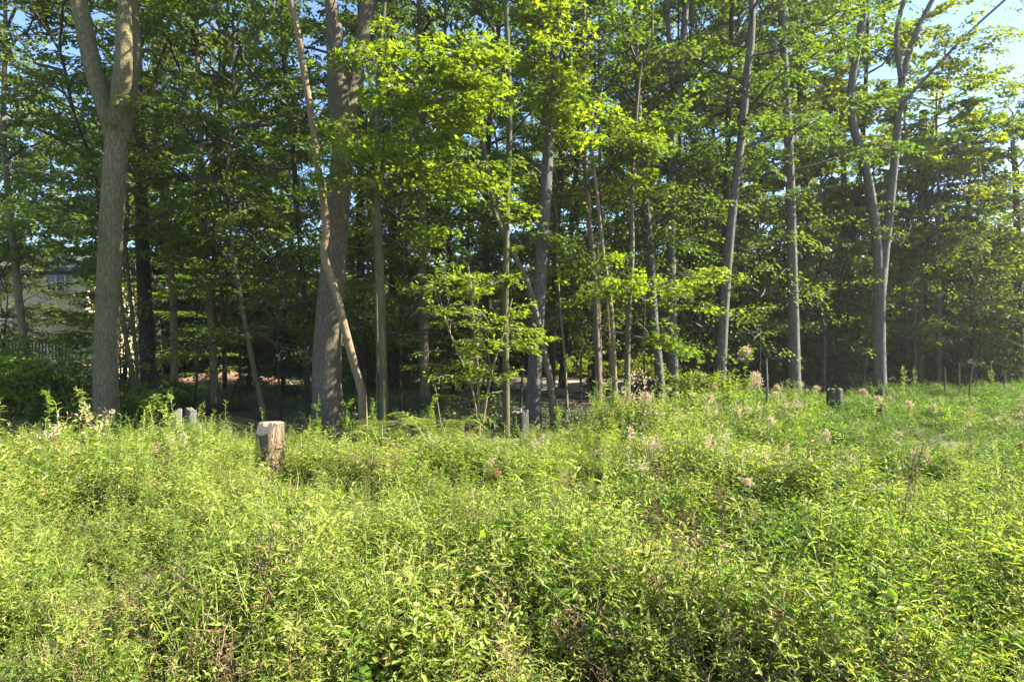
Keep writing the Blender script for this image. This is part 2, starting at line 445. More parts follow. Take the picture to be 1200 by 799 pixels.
def tree(name, label, Y, pts, w0, w1, bark, leafm, H=20, crown=None, patches=(), limbs=(), seed=None, cat='tree', group=None, flare=.35, sides=14, rtop=.03, twigm='twig', dy=0.0):
    rng = np.random.default_rng(seed if seed is not None else len(TREES) + 11)
    path = trunk_path(pts, Y, H, rng, dy)
    org = path[0].copy(); org[2] += .12
    t = thing(name, label, cat, org, group)
    zl = P(0, pts[-1][1], Y)[2]
    z = path[:, 2]
    r0, r1 = w0 / F * Y / 2, w1 / F * Y / 2
    rad = np.interp(z, [0, zl, max(H, zl + .01)], [r0, r1, min(rtop, r1)])
    fl = flare * np.exp(-np.maximum(z, 0) / .28)
    mb = MB(); tube(mb, path, rad * .95, sides, 0, .026, rng, cap=True, flare=fl)
    mb.obj('trunk', M[bark], t, org)
    lf, tw = MB(), MB(); lpaths = []
    for lb in limbs:
        lw0, lw1, lp = lb[:3]; Yl = lb[3] if len(lb) > 3 else Y
        lq = [P(px, py, Y + (Yl - Y) * k / max(1, len(lp) - 1)) for k, (px, py) in enumerate(lp)]
        if len(lb) > 4:      # continue to a height
            d = nrm(nrm(lq[-1] - lq[-2]) + UP); gap = lb[4] - lq[-1][2]
            lq += [lq[-1] + d * gap * .5, lq[-1] + d * gap * .5 + nrm(d + UP) * gap * .5]
        lpth = spline(lq); lpaths.append(lpth)
        k = np.linspace(0, 1, len(lpth))
        lr = np.interp(k, [0, (len(lp) - 1) / max(1, len(lq) - 1), 1], [lw0 / F * Y / 2, lw1 / F * Y / 2, lw1 / F * Y / 2 if len(lb) <= 4 else .02])
        mb = MB(); tube(mb, lpth, lr, 10, 0, .04, rng, cap=True)
        mb.obj('limb', M[bark], t, org)
        if len(lb) > 4:
            auto_crown(lf, tw, rng, lpth, max(lpth[0][2] + 2.5, frame_top(Y) - 1), lb[4], 2.4, 8, size=.11, nl=40)
    for q_ in lpaths: path = np.vstack([path, q_])
    if crown:
        auto_crown(lf, tw, rng, path, **crown)
    for p in patches:
        patch(lf, tw, rng, path, **p)
    if lf.n:
        lf.obj('crown', M[leafm], t, org, smooth=False, stuff=True)
    if tw.n:
        tw.obj('twig', M[twigm], t, org, stuff=True)
    TREES.append((pts[0][0], t, path))
    return t
def cr(zlo, zhi, rad, nbr, **k):
    d = dict(zlo=zlo, zhi=zhi, rad=rad, nbr=nbr); d.update(k); return d
def pt(px, py, rx, ry, Y, n, size=.10, **k):
    d = dict(px=px, py=py, rx=rx, ry=ry, Y=Y, n=n, size=size); d.update(k); return d
DM = dict(tmpl=T_DIAMOND, asp=.66)
FRONT = 'trees along the front edge of the wood'
BACK = 'trees standing inside the wood'

# --- front edge, left to right
tree('forked_tree', 'big olive brown tree forking into two thick limbs, at the left', 12.5,
     [(125, 500), (124, 440), (127, 350), (131, 250), (137, 165), (139, 148)], 27.5, 25, 'bark_olive', 'leaf_mid', 9.1, None,
     limbs=[(19, 17, [(136, 165), (122, 122), (107, 70), (93, 5), (84, -40)], 12.3, 17), (22, 15, [(141, 165), (148, 118), (154, 60), (150, 0), (148, -50)], 12.6, 19)],
     patches=[pt(60, 100, 70, 40, 13, 12, **DM), pt(30, 250, 60, 18, 11.5, 12, tm=.4, **DM)], group=FRONT, sides=24, rtop=.1, seed=3)
tree('oak_tree', 'thickest grey brown trunk, crossed by the crooked tan sapling', 12.6,
     [(385, 505), (383, 430), (387, 360), (393, 280), (399, 210), (403, 160), (404, 138)], 37, 25, 'bark_brown', 'leaf_mid', 8.4, None,
     limbs=[(15, 12, [(401, 160), (392, 125), (390, 70), (388, 10), (386, -30)], 12.7, 18), (20, 14, [(406, 150), (412, 110), (424, 50), (432, 0), (436, -40)], 13.0, 20)],
     group=FRONT, sides=28, rtop=.1, flare=.3, seed=5)
tree('crooked_sapling', 'crooked bare tan sapling leaning across the thickest trunk', 11.9,
     [(426, 500), (424, 460), (415, 427), (405, 389), (396, 351), (386, 321), (379, 297), (382, 275), (381, 250), (374, 205), (366, 143), (356, 83), (347, 26), (339, -10)], 11, 7.5,
     'bark_tan', 'leaf_mid', 12, cr(8.8, 12, 1.6, 8), group=FRONT, flare=.15, sides=10)
tree('maple_tree', 'slim pale green trunk carrying a broad bright yellow green leafy crown', 11.8,
     [(450, 500), (449, 440), (448, 390), (446, 320), (443, 250), (442, 180), (443, 110), (446, 50)], 11, 6, 'bark_green', 'leaf_bright', 9.5,
     None, limbs=[(5, 3, [(443, 500), (443, 440), (442, 380), (440, 300), (436, 240)], 12.2)],
     patches=[pt(500, 95, 75, 62, 10.6, 44, .10), pt(545, 120, 45, 45, 10.8, 16, .10), pt(440, 60, 50, 40, 11.6, 14), pt(470, 190, 75, 36, 11.2, 24), pt(545, 215, 45, 20, 11.2, 11), pt(570, 60, 30, 40, 11, 8),
              pt(400, 205, 25, 25, 11.4, 6), pt(490, 270, 38, 9, 11.5, 5), pt(600, 245, 16, 20, 11.5, 3), pt(410, 160, 35, 25, 11.6, 8)], group=FRONT, flare=.2, sides=12, twigm='twig')
tree('ash_sapling', 'bushy bright green sapling with drooping leaflets between slim trunks', 11.3,
     [(562, 500), (560, 440), (556, 390), (552, 340), (548, 310)], 4, 3, 'bark_tan', 'leaf_bright', 3.3, None,
     limbs=[(2.5, 2, [(560, 495), (552, 450), (535, 410), (520, 370)], 11.0), (3, 2, [(566, 495), (575, 440), (590, 390), (600, 350)], 11.3)],
     patches=[pt(560, 330, 55, 26, 11.1, 19, tmpl=T_DIAMOND, asp=.42, L=.6, nl=40), pt(585, 385, 48, 36, 11.1, 20, tmpl=T_DIAMOND, asp=.42, L=.6, nl=40), pt(535, 420, 48, 34, 11.1, 17, tmpl=T_DIAMOND, asp=.42, L=.6, nl=40, tm=.35),
              pt(505, 330, 24, 10, 11.1, 6, tmpl=T_DIAMOND, asp=.42, L=.6, nl=40), pt(560, 445, 45, 24, 11.3, 8, tmpl=T_DIAMOND, asp=.42, L=.6, nl=40, tm=.3), pt(530, 360, 35, 20, 11.0, 10, tmpl=T_DIAMOND, asp=.42, L=.6, nl=40), pt(615, 395, 30, 14, 11.0, 6, tmpl=T_DIAMOND, asp=.42, L=.6, nl=40)], group=FRONT, twigm='twig_pale')
tree('slim_tree', 'slender pale straight trunk beside the leafy bright green sapling', 12.0,
     [(593, 505), (593, 440), (592, 380), (594, 250), (597, 150), (595, 60), (592, -10)], 9, 6, 'bark_green', 'leaf_bright', 13, cr(10.0, 13, 1.8, 5),
     patches=[pt(596, 300, 14, 60, 12, 5, L=.5)], group=FRONT, flare=.2, sides=12)
tree('vine_clad_tree', 'straight grey trunk vanishing into a hanging column of bright leaves', 13.2,
     [(624, 500), (625, 470), (630, 380), (637, 263), (645, 140), (652, 30)], 19, 11, 'bark_grey', 'leaf_bright', 18, cr(10.5, 18, 3, 12),
     patches=[pt(650, 60, 42, 70, 12.9, 34, .11), pt(668, 140, 22, 36, 12.7, 14, .11), pt(630, 10, 40, 40, 13, 16, .11)], group=FRONT, flare=.3)
tree('leaning_pole_tree', 'bare slim trunk leaning left and crossing a straight grey trunk', 12.8,
     [(650, 500), (645, 450), (638, 415), (630, 375), (621, 340), (610, 314), (597, 290), (585, 262), (578, 240)], 9, 6, 'bark_brown', 'leaf_mid', 8, cr(4.1, 8, 1.6, 10), group=FRONT, flare=.2, sides=10)
tree('twin_sapling', 'pale thin sapling leaning left with layered bright leaf sprays', 13.3,
     [(722, 495), (719, 410), (715, 350), (706, 290), (700, 230)], 6.5, 4, 'bark_tan', 'leaf_bright', 7, None,
     patches=[pt(690, 303, 45, 14, 13, 9, L=1.0, tm=.4), pt(750, 330, 60, 16, 13, 12, L=1.0, tm=.4), pt(800, 345, 45, 20, 13, 8, L=1.0, tm=.3), pt(785, 390, 28, 22, 12.8, 8, L=.8, tm=.2, droop=.6), pt(700, 345, 30, 14, 13, 5), pt(820, 318, 45, 12, 13.4, 5)], group=FRONT, flare=.1, sides=9)
tree('grey_tree', 'grey trunk leaning slightly right, behind the tall weed with a fluffy head', 15.6,
     [(843, 488), (846, 419), (850, 344), (856, 272), (862, 215), (870, 150), (876, 80), (881, 30)], 12.5, 8.5, 'bark_grey', 'leaf_mid', 19, cr(6.5, 19, 3.2, 26),
     group=FRONT, patches=[pt(880, 130, 50, 80, 15.8, 14, **DM)])
tree('pale_grey_tree', 'smooth straight pale grey trunk left of the dark stump', 18.5,
     [(933, 475), (931, 420), (928, 297), (925, 188), (920, 94), (916, 10)], 14, 8.5, 'bark_grey', 'leaf_mid', 21, cr(6.8, 21, 3.2, 26), group=FRONT,
     patches=[pt(920, 130, 40, 60, 18.5, 10, **DM)])
tree('twin_stem_tree', 'tall grey tree dividing into two long curving stems above its straight base', 20.5,
     [(1032, 470), (1031, 440), (1030, 380), (1031, 335), (1032, 315)], 14, 14.5, 'bark_grey', 'leaf_yellow', 4.8, None,
     limbs=[(10.5, 6, [(1030, 335), (1028, 290), (1025, 258), (1016, 203), (1006, 169), (999, 143), (998, 101), (1005, 56), (1014, 8), (1022, -30)], 20.3, 21),
            (11, 7, [(1033, 335), (1037, 290), (1041, 258), (1047, 200), (1051, 158), (1054, 113), (1057, 88)], 20.7),
            (6, 4, [(1056, 92), (1050, 49), (1054, 20), (1061, -10)], 20.5, 20), (7, 4.5, [(1057, 92), (1071, 45), (1090, 5), (1105, -25)], 20.9, 20),
            (4, 2.5, [(1055, 128), (1070, 108), (1107, 68), (1140, 34), (1178, 0), (1200, -20)], 20.6, 17)],
     patches=[pt(1090, 60, 60, 40, 20.5, 12, .13, tm=.3, **DM), pt(960, 60, 50, 60, 21, 14, .13, **DM), pt(1130, 60, 50, 40, 20.5, 10, .13, **DM), pt(1150, 40, 50, 30, 20.3, 14, .12, **DM), pt(1180, 80, 30, 40, 20, 6, .12, **DM), pt(1035, 110, 35, 70, 21.3, 10, .13, **DM)], group=FRONT, sides=18)

# --- inside the wood, left part
tree('thin_tree', 'thin brown trunk at the far left, standing in front of the house', 15.5,
     [(37, 480), (31, 430), (22, 350), (15, 280), (9, 220), (4, 150)], 10, 6, 'bark_olive', 'leaf_mid', 13, cr(6.5, 13, 2.6, 22), group=BACK,
     patches=[pt(30, 240, 40, 30, 15, 7, **DM), pt(104, 352, 14, 18, 16, 5, .12, **DM), pt(40, 290, 60, 18, 15.5, 16, .12, **DM), pt(85, 395, 35, 18, 15, 9, .12, tm=.6, **DM), pt(10, 405, 35, 20, 14, 7, .12, tm=.8, **DM)])
tree('pole_sapling', 'pale greenish sapling bending left at the foot of the dark trunk', 15.0,
     [(160, 482), (156, 450), (150, 410), (144, 370), (140, 320)], 6.5, 4, 'bark_green', 'leaf_mid', 6, cr(3.5, 6, 1.5, 8), group=BACK, sides=9)
tree('pole_sapling', 'thin wavy sapling between the big forked tree and the dark trunk', 15.4,
     [(165, 482), (161, 430), (156, 381), (150, 320), (146, 269), (147, 210)], 5, 3.5, 'bark_green', 'leaf_mid', 8, cr(4.5, 8, 1.6, 9), group=BACK, sides=9)
tree('slanting_sapling', 'thin dark sapling slanting up left behind the big forked tree', 14.5,
     [(118, 490), (117, 300), (113, 210), (103, 175), (92, 150), (80, 105), (70, 60)], 4.5, 3.5, 'bark_dark', 'leaf_mid', 11, cr(4.4, 11, 2.4, 16), group=BACK, sides=8)
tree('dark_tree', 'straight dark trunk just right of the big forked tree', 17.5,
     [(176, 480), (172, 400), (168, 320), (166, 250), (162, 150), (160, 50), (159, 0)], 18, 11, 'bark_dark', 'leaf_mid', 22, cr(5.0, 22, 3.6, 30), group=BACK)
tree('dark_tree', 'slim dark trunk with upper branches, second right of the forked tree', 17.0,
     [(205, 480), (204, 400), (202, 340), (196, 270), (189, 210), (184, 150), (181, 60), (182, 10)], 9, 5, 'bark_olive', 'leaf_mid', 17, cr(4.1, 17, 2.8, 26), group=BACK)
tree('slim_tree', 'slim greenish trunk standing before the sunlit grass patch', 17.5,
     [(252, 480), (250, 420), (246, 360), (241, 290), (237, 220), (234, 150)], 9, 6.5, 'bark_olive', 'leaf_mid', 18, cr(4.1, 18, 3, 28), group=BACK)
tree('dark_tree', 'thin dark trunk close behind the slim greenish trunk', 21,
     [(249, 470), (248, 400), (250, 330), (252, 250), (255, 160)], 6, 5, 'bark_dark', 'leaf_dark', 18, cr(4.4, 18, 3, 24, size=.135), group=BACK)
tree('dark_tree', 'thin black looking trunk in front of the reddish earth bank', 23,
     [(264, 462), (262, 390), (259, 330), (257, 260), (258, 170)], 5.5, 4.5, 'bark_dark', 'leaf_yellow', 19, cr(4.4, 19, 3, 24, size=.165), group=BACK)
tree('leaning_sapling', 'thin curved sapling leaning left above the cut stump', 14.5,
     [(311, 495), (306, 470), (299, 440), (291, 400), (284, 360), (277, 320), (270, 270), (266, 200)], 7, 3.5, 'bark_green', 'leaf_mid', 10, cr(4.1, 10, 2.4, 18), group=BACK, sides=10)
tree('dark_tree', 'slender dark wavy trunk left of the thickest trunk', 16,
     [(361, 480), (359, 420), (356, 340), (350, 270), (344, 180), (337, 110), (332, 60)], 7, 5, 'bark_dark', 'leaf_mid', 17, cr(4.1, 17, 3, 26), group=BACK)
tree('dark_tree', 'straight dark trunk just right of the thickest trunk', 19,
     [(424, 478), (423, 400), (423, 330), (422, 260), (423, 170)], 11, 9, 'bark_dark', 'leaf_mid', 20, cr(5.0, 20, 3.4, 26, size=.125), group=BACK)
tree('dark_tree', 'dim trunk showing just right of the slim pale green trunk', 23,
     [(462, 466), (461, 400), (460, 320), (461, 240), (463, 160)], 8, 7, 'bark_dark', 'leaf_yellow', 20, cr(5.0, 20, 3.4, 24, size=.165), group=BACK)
# --- inside the wood, middle part
tree('brown_tree', 'straight brown trunk standing left of the bushy green sapling', 18.5,
     [(498, 478), (497, 420), (496, 340), (495, 250), (494, 180), (495, 120)], 12, 9.5, 'bark_brown', 'leaf_mid', 21, cr(5.0, 21, 3.4, 28, size=.125), group=BACK)
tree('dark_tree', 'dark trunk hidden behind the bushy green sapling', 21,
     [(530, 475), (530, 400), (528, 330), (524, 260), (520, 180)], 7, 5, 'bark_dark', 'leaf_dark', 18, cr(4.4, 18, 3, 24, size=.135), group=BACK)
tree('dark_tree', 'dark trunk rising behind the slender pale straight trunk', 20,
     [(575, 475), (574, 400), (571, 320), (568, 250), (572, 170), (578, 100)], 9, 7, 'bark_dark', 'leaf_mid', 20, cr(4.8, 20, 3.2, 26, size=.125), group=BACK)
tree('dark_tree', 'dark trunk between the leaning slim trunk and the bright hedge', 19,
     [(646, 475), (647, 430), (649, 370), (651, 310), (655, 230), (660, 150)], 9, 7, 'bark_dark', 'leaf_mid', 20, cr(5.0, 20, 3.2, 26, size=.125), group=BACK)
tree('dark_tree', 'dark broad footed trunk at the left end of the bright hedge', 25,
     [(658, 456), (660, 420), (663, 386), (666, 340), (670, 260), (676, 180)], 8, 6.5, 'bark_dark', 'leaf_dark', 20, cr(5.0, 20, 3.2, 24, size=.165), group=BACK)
tree('thin_pole_sapling', 'very thin pole sapling standing before the gravel clearing', 15.5,
     [(665, 484), (663, 440), (660, 400), (656, 357), (653, 310), (652, 250)], 3.5, 2.5, 'bark_olive', 'leaf_mid', 7, cr(5.0, 7, 1.5, 8), group=BACK, sides=8)
tree('reddish_tree', 'reddish slim trunk with a thinner stem beside it, right of the gravel', 14.8,
     [(702, 492), (701, 440), (699, 390), (697, 340), (692, 280), (688, 225), (684, 150)], 8.5, 6, 'bark_red', 'leaf_mid', 15, cr(4.4, 15, 2.6, 20), group=BACK,
     limbs=[(4, 3, [(705, 485), (704, 440), (703, 390), (701, 340), (700, 280)], 15.2)], sides=10)
tree('thin_tree', 'thin reddish trunk slanting left, second right of the gravel clearing', 16.5,
     [(718, 482), (716, 430), (713, 385), (710, 340), (705, 270), (703, 200)], 5, 4, 'bark_red', 'leaf_mid', 13, cr(4.4, 13, 2.4, 16), group=BACK, sides=9)
tree('slim_tree', 'straight slim trunk lit along its right side with a bare wavy top', 13.8,
     [(735, 498), (735, 430), (737, 360), (741, 293), (740, 225), (743, 176), (747, 120), (752, 75)], 8.5, 3, 'bark_brown', 'leaf_bright', 9.6, None,
     patches=[pt(745, 165, 42, 22, 13.6, 10, tm=.3), pt(735, 130, 40, 22, 13.8, 8, tm=.3), pt(755, 215, 35, 16, 13.8, 6, tm=.2)], group=BACK, sides=12)
tree('brown_tree', 'grey brown trunk leaning left behind the drooping leaf sprays', 16.2,
     [(776, 485), (772, 430), (767, 380), (764, 334), (760, 270), (754, 210), (750, 160)], 12, 7.5, 'bark_grey', 'leaf_mid', 18, cr(4.8, 18, 3, 24), group=BACK)
tree('tall_grey_tree', 'tall grey trunk bending right and forking near the top of view', 17.2,
     [(791, 482), (789, 430), (787, 360), (786, 280), (786, 210), (788, 150), (791, 120)], 13, 9.5, 'bark_grey', 'leaf_blue', 8.8, None,
     limbs=[(8.5, 6.5, [(790, 135), (796, 90), (801, 40), (804, 0), (806, -30)], 17.2, 20), (7, 5.5, [(790, 135), (787, 90), (784, 40), (781, 0), (780, -30)], 17.5, 19)],
     patches=[pt(790, 170, 45, 70, 17.2, 20, **DM), pt(800, 250, 45, 40, 17.4, 12, **DM), pt(765, 60, 45, 50, 17.4, 12, **DM)], group=BACK)
tree('thin_tree', 'thin dark trunk just right of the tall grey bending trunk', 21,
     [(800, 470), (799, 410), (798, 350), (797, 280), (798, 210)], 4.5, 4, 'bark_dark', 'leaf_mid', 15, cr(5.2, 15, 2.6, 18, size=.135), group=BACK, sides=8)
tree('thin_tree', 'thinnest dark trunk in the gap before the leaning grey trunk', 22,
     [(809, 468), (808, 410), (807, 350), (809, 280), (811, 200)], 4, 3.5, 'bark_dark', 'leaf_yellow', 15, cr(5.2, 15, 2.6, 18, size=.135), group=BACK, sides=8)
tree('thin_tree', 'thin dark trunk tilted right, close before the leaning grey trunk', 22.5,
     [(823, 466), (821, 410), (817, 350), (815, 300), (812, 240)], 4.5, 3.5, 'bark_dark', 'leaf_mid', 16, cr(5.2, 16, 2.8, 20, size=.135), group=BACK, sides=8)
tree('dark_tree', 'dark trunk half hidden behind the leaning grey trunk', 18.5,
     [(838, 475), (840, 420), (845, 340), (850, 260), (852, 190)], 9, 7, 'bark_dark', 'leaf_blue', 19, cr(5.2, 19, 3, 24, size=.125), group=BACK)
# --- inside the wood, right part
tree('thin_tree', 'thin grey trunk above the tall weed with a fluffy head', 22,
     [(866, 466), (865, 400), (865, 350), (864, 290), (866, 220)], 5.5, 4.5, 'bark_dark', 'leaf_mid', 18, cr(5.2, 18, 3, 24, size=.135), group=BACK, sides=9)
tree('dark_tree', 'dark trunk right behind the smooth pale grey trunk', 24,
     [(943, 462), (943, 400), (944, 330), (945, 280), (943, 225), (940, 150)], 10, 8, 'bark_dark', 'leaf_mid', 21, cr(5.0, 21, 3.4, 28, size=.165), group=BACK)
tree('slanting_tree', 'dark trunk slanting right between the pale grey and twin stemmed trees', 25,
     [(982, 460), (983, 400), (985, 350), (992, 310), (999, 280), (1006, 220), (1011, 160)], 9, 6, 'bark_dark', 'leaf_yellow', 19, cr(5.2, 19, 3.2, 24, size=.165), group=BACK)
tree('thin_pole_sapling', 'thin grey pole sapling left of the twin stemmed tree', 22.5,
     [(965, 462), (966, 430), (966, 390), (964, 340), (966, 280)], 4, 3, 'bark_grey', 'leaf_blue', 9, cr(4.4, 9, 2.2, 14, size=.125), group=BACK, sides=8)
tree('branching_tree', 'tree with open forked branches high against the blue sky', 26,
     [(990, 458), (991, 380), (990, 280), (988, 180), (984, 110), (982, 75)], 8, 6, 'bark_dark', 'leaf_yellow', 14.2, None,
     limbs=[(5, 3.5, [(983, 85), (977, 40), (965, 0), (960, -20)], 26, 20), (4.5, 3, [(984, 80), (988, 40), (990, 5), (992, -20)], 26, 20), (3.5, 2, [(984, 82), (970, 72), (950, 69), (936, 70)], 26)],
     patches=[pt(960, 110, 60, 55, 26, 16, .15, **DM), pt(1000, 60, 40, 40, 26, 8, .15, **DM), pt(960, 20, 45, 30, 26, 8, .15, **DM), pt(985, 200, 60, 50, 26, 14, .15, **DM)], group=BACK)
tree('thin_tree', 'thin pale trunk first right of the twin stemmed tree', 24.5,
     [(1072, 458), (1072, 410), (1071, 344), (1069, 280), (1066, 220)], 5, 4, 'bark_grey', 'leaf_mid', 13, cr(5.2, 13, 2.6, 20, size=.165), group=BACK, sides=9)
tree('dark_tree', 'broad dim trunk between two thin pale trunks at the right', 26,
     [(1084, 456), (1083, 400), (1082, 330), (1082, 260), (1080, 200), (1082, 130)], 11, 9, 'bark_dark', 'leaf_mid', 10.5, cr(4.4, 10.5, 3, 16, size=.165), group=BACK)
tree('thin_tree', 'thin pale trunk second right of the twin stemmed tree', 24,
     [(1100, 458), (1101, 400), (1101, 344), (1099, 280), (1100, 220)], 5, 4, 'bark_brown', 'leaf_mid', 12, cr(5.2, 12, 2.8, 20, size=.165), group=BACK, sides=9)
tree('open_tree', 'slender leaning tree with loose leaves against the blue sky at right', 25,
     [(1078, 458), (1080, 350), (1080, 250), (1084, 190), (1096, 140), (1110, 94), (1116, 70)], 6, 3.5, 'bark_brown', 'leaf_yellow', 14.5, None,
     patches=[pt(1125, 110, 35, 35, 25, 8, .15, **DM), pt(1100, 180, 40, 35, 25, 10, .15, **DM), pt(1130, 190, 30, 35, 25, 7, .15, **DM), pt(1085, 250, 40, 30, 25, 8, .15, **DM)], group=BACK, sides=9)
tree('dark_tree', 'dark trunk at the extreme right of the clearing edge', 25,
     [(1193, 452), (1194, 400), (1193, 330), (1192, 260), (1190, 200)], 10, 7, 'bark_dark', 'leaf_mid', 11.5, cr(4, 11.5, 3.2, 20, size=.165), group=BACK)
tree('leafy_tree', 'bushy yellow green tree at the right side of view', 24,
     [(1140, 455), (1140, 400), (1138, 340), (1136, 280)], 6, 5, 'bark_dark', 'leaf_yellow', 10, cr(3.2, 10, 3.0, 22, size=.165), group=BACK,
     patches=[pt(1110, 385, 45, 22, 23, 10, .13, tm=.2, **DM)])

# ------------------------------------------------------------------ distant trees and thicket shrubs
def make_far_tree(seed, H, rad, zlo, nbr, size, leafm, nl=78, r0=.17):
    rng = np.random.default_rng(seed)
    path = spline([(0, 0, -.2), (rng.normal(0, .15), 0, H * .35), (rng.normal(0, .4), 0, H * .7), (rng.normal(0, .5), 0, H)], 1.0)
    mb = MB(); tube(mb, path, np.linspace(r0, r0 * .18, len(path)), 9, 0, .04, rng)
    trunk = mb.mesh('trunk', [M['bark_dark']])
    lf, tw = MB(), MB()
    z = path[:, 2]
    for k in range(nbr):
        q = (k + rng.uniform()) / nbr; h = zlo + (H - zlo) * q
        p0 = path[int(np.argmin(abs(z - h)))]
        a = k * 2.39996 + rng.uniform(-.5, .5)
        L = rad * (.5 + .7 * math.sin(math.pi * min(1, .25 + .72 * q))) * rng.uniform(.65, 1.1)
        d = np.array([math.cos(a), math.sin(a), rng.uniform(-.2, .5) + q * .7])
        pts = branch_path(rng, p0, d, L, .1, .22)
        tube(tw, pts, np.linspace(.03, .008, len(pts)), 4)
        for j in range(max(2, int(L * 1.3))):
            x = rng.uniform(.2, 1) * (len(pts) - 1); i = min(int(x), len(pts) - 2)
            b = pts[i] + (pts[i + 1] - pts[i]) * (x - i)
            aa = a + rng.uniform(-1.2, 1.2)
            spray(lf, tw, rng, b, np.array([math.cos(aa), math.sin(aa), rng.uniform(-.2, .3)]), 1.5 * rng.uniform(.7, 1.2), nl, size, T_DIAMOND, .66, flat=.5, tm=.45 + rng.normal(0, .1), twig=False)
    return trunk, lf.mesh('crown', [M[leafm]], False), tw.mesh('twig', [M['twig']])

def make_shrub(seed, H, rad, nst, size, leafm, nl=42):
    rng = np.random.default_rng(seed)
    lf, tw = MB(), MB()
    for k in range(nst):
        a = rng.uniform(0, 6.28); r = rad * rng.uniform(.2, .9)
        top = np.array([math.cos(a) * r, math.sin(a) * r, H * rng.uniform(.45, 1)])
        pts = spline([(top[0] * .1, top[1] * .1, -.1), top * [.45, .45, .6], top], .3)
        tube(tw, pts, np.linspace(.022, .006, len(pts)), 5)
        for j in range(6):
            i = rng.integers(len(pts) // 4, len(pts)); aa = rng.uniform(0, 6.28)
            spray(lf, tw, rng, pts[i], np.array([math.cos(aa), math.sin(aa), rng.uniform(-.1, .5)]), .75 * rng.uniform(.7, 1.3), nl, size, T_DIAMOND, .6, flat=.5, tm=.45 + rng.normal(0, .12), twig=False)
    return tw.mesh('stem', [M['twig']]), lf.mesh('foliage', [M[leafm]], False)

def assemble(name, label, cat, loc, rz, sc, parts, group, stuffs):
    t = thing(name, label, cat, loc, group, rz)
    t.scale = (sc[0], sc[0], sc[1])
    for me in parts:
        n = me.name.split('.')[0]
        o = bpy.data.objects.new(n, me); C.objects.link(o); o.parent = t
        if n in stuffs: o['kind'] = 'stuff'
    return t

rngD = np.random.default_rng(77)
def off_sun_lane(px, Y, w=5.6):      # made-up treeless lane through the wood that lets sun reach hedge and bank
    X = (px - 600) / F * Y; yc = 31 + .0875 * (X - 5)
    if abs(Y - yc) < w: Y = yc + w + 1 if Y > yc - w * .2 else yc - w - .3
    return Y
LOOK = [('dark green', 'leaf_dark'), ('mid green', 'leaf_mid'), ('yellow green', 'leaf_yellow'), ('blue green', 'leaf_blue')]
far_meshes = [make_far_tree(100 + i, 17 + i % 3, 3.4 + .3 * (i % 2), 0.7, 44, .215, LOOK[i][1]) for i in range(4)]
GAPS = [(-60, 100, 'left of the big forked tree'), (165, 235, 'right behind the big forked tree'), (255, 350, 'left behind the thickest trunk'), (405, 485, 'right behind the thickest trunk'),
        (505, 585, 'behind the bushy bright green sapling'), (600, 690, 'behind the leaning slim trunk'), (705, 780, 'behind the drooping leaf sprays'), (798, 860, 'left behind the fluffy headed tall weed'),
        (880, 960, 'behind the smooth pale grey trunk'), (970, 1060, 'behind the twin stemmed tree'), (1075, 1140, 'behind two thin pale trunks'), (1150, 1260, 'at the right end of the wood')]
for gi, (xa, xb, where) in enumerate(GAPS):
    for k in range(4):
        lk = (k + gi) % 4
        px = xa + (xb - xa) * (k + rngD.uniform(.2, .8)) / 4
        Y = rngD.uniform(29, 47) if k % 2 else rngD.uniform(30, 38)
        if gi == 0: Y = rngD.uniform(38, 48)
        if 5 == gi: Y = rngD.uniform(38, 52)
        hs = rngD.uniform(.95, 1.3)
        if gi >= 9: hs = rngD.uniform(.55, .72)
        if gi == 7: hs = rngD.uniform(.6, .85)
        Y = off_sun_lane(px, Y)
        X = (px - 600) / F * Y
        assemble('distant_tree', f'{LOOK[lk][0]} tree deep in the wood, {where}', 'tree', (X, Y, float(gz(X, Y)) - .1), rngD.uniform(0, 6.28),
                 (rngD.uniform(.9, 1.15), hs), far_meshes[lk], 'leafy trees deep in the wood', ('crown', 'twig'))

for k, (px, Y, hs, lk, lab) in enumerate([(-20, 39, .95, 0, 'dark tree rising behind the house roof, leftmost of three'), (55, 40.5, 1.0, 2, 'yellow green tree rising behind the house roof, middle of three'), (120, 39.5, .95, 1, 'mid green tree rising behind the house roof, rightmost of three'), (186, 29.0, .5, 1, 'low mid green tree added to shade the end wall of the house')]):  # the last, low tree is added to keep sun off the house end wall
    X = (px - 600) / F * Y
    assemble('distant_tree', lab, 'tree', (X, Y, -.1), k * 2.0, (1.2, hs), far_meshes[lk], 'trees around the house', ('crown', 'twig'))
shrub_meshes = [make_shrub(200 + i, 2.6, 1.5, 13, .12, LOOK[i][1]) for i in range(4)]
for gi, (xa, xb, where) in enumerate(GAPS):
    for k in range(4):
        lk = (k * 3 + gi + 1) % 4
        px = xa + (xb - xa) * (k + rngD.uniform(.2, .8)) / 4
        Y = rngD.uniform(23, 30)
        hs = rngD.uniform(.8, 1.35)
        if gi == 0: Y = rngD.uniform(17, 22); hs = rngD.uniform(.6, .8)
        if gi in (9, 10, 11, 8): Y = rngD.uniform(25.5, 30); hs = rngD.uniform(.9, 1.4)
        if gi in (5, 6): Y = rngD.uniform(34.5, 38); hs *= 1.3
        if gi in (1, 2): Y = rngD.uniform(31, 36); hs *= 1.2
        Y = off_sun_lane(px, Y)
        X = (px - 600) / F * Y
        assemble('shrub', f'{LOOK[lk][0]} undergrowth shrub {where}', 'shrub', (X, Y, float(gz(X, Y))), rngD.uniform(0, 6.28),
                 (rngD.uniform(.9, 1.3), hs), shrub_meshes[lk], 'undergrowth shrubs below the trees', ('foliage', 'stem'))
und_meshes = []
for i in range(4):
    und_meshes.append(make_far_tree(150 + i, 6.0, 2.1, 1.3, 30, .15, LOOK[i][1], 44, .045))
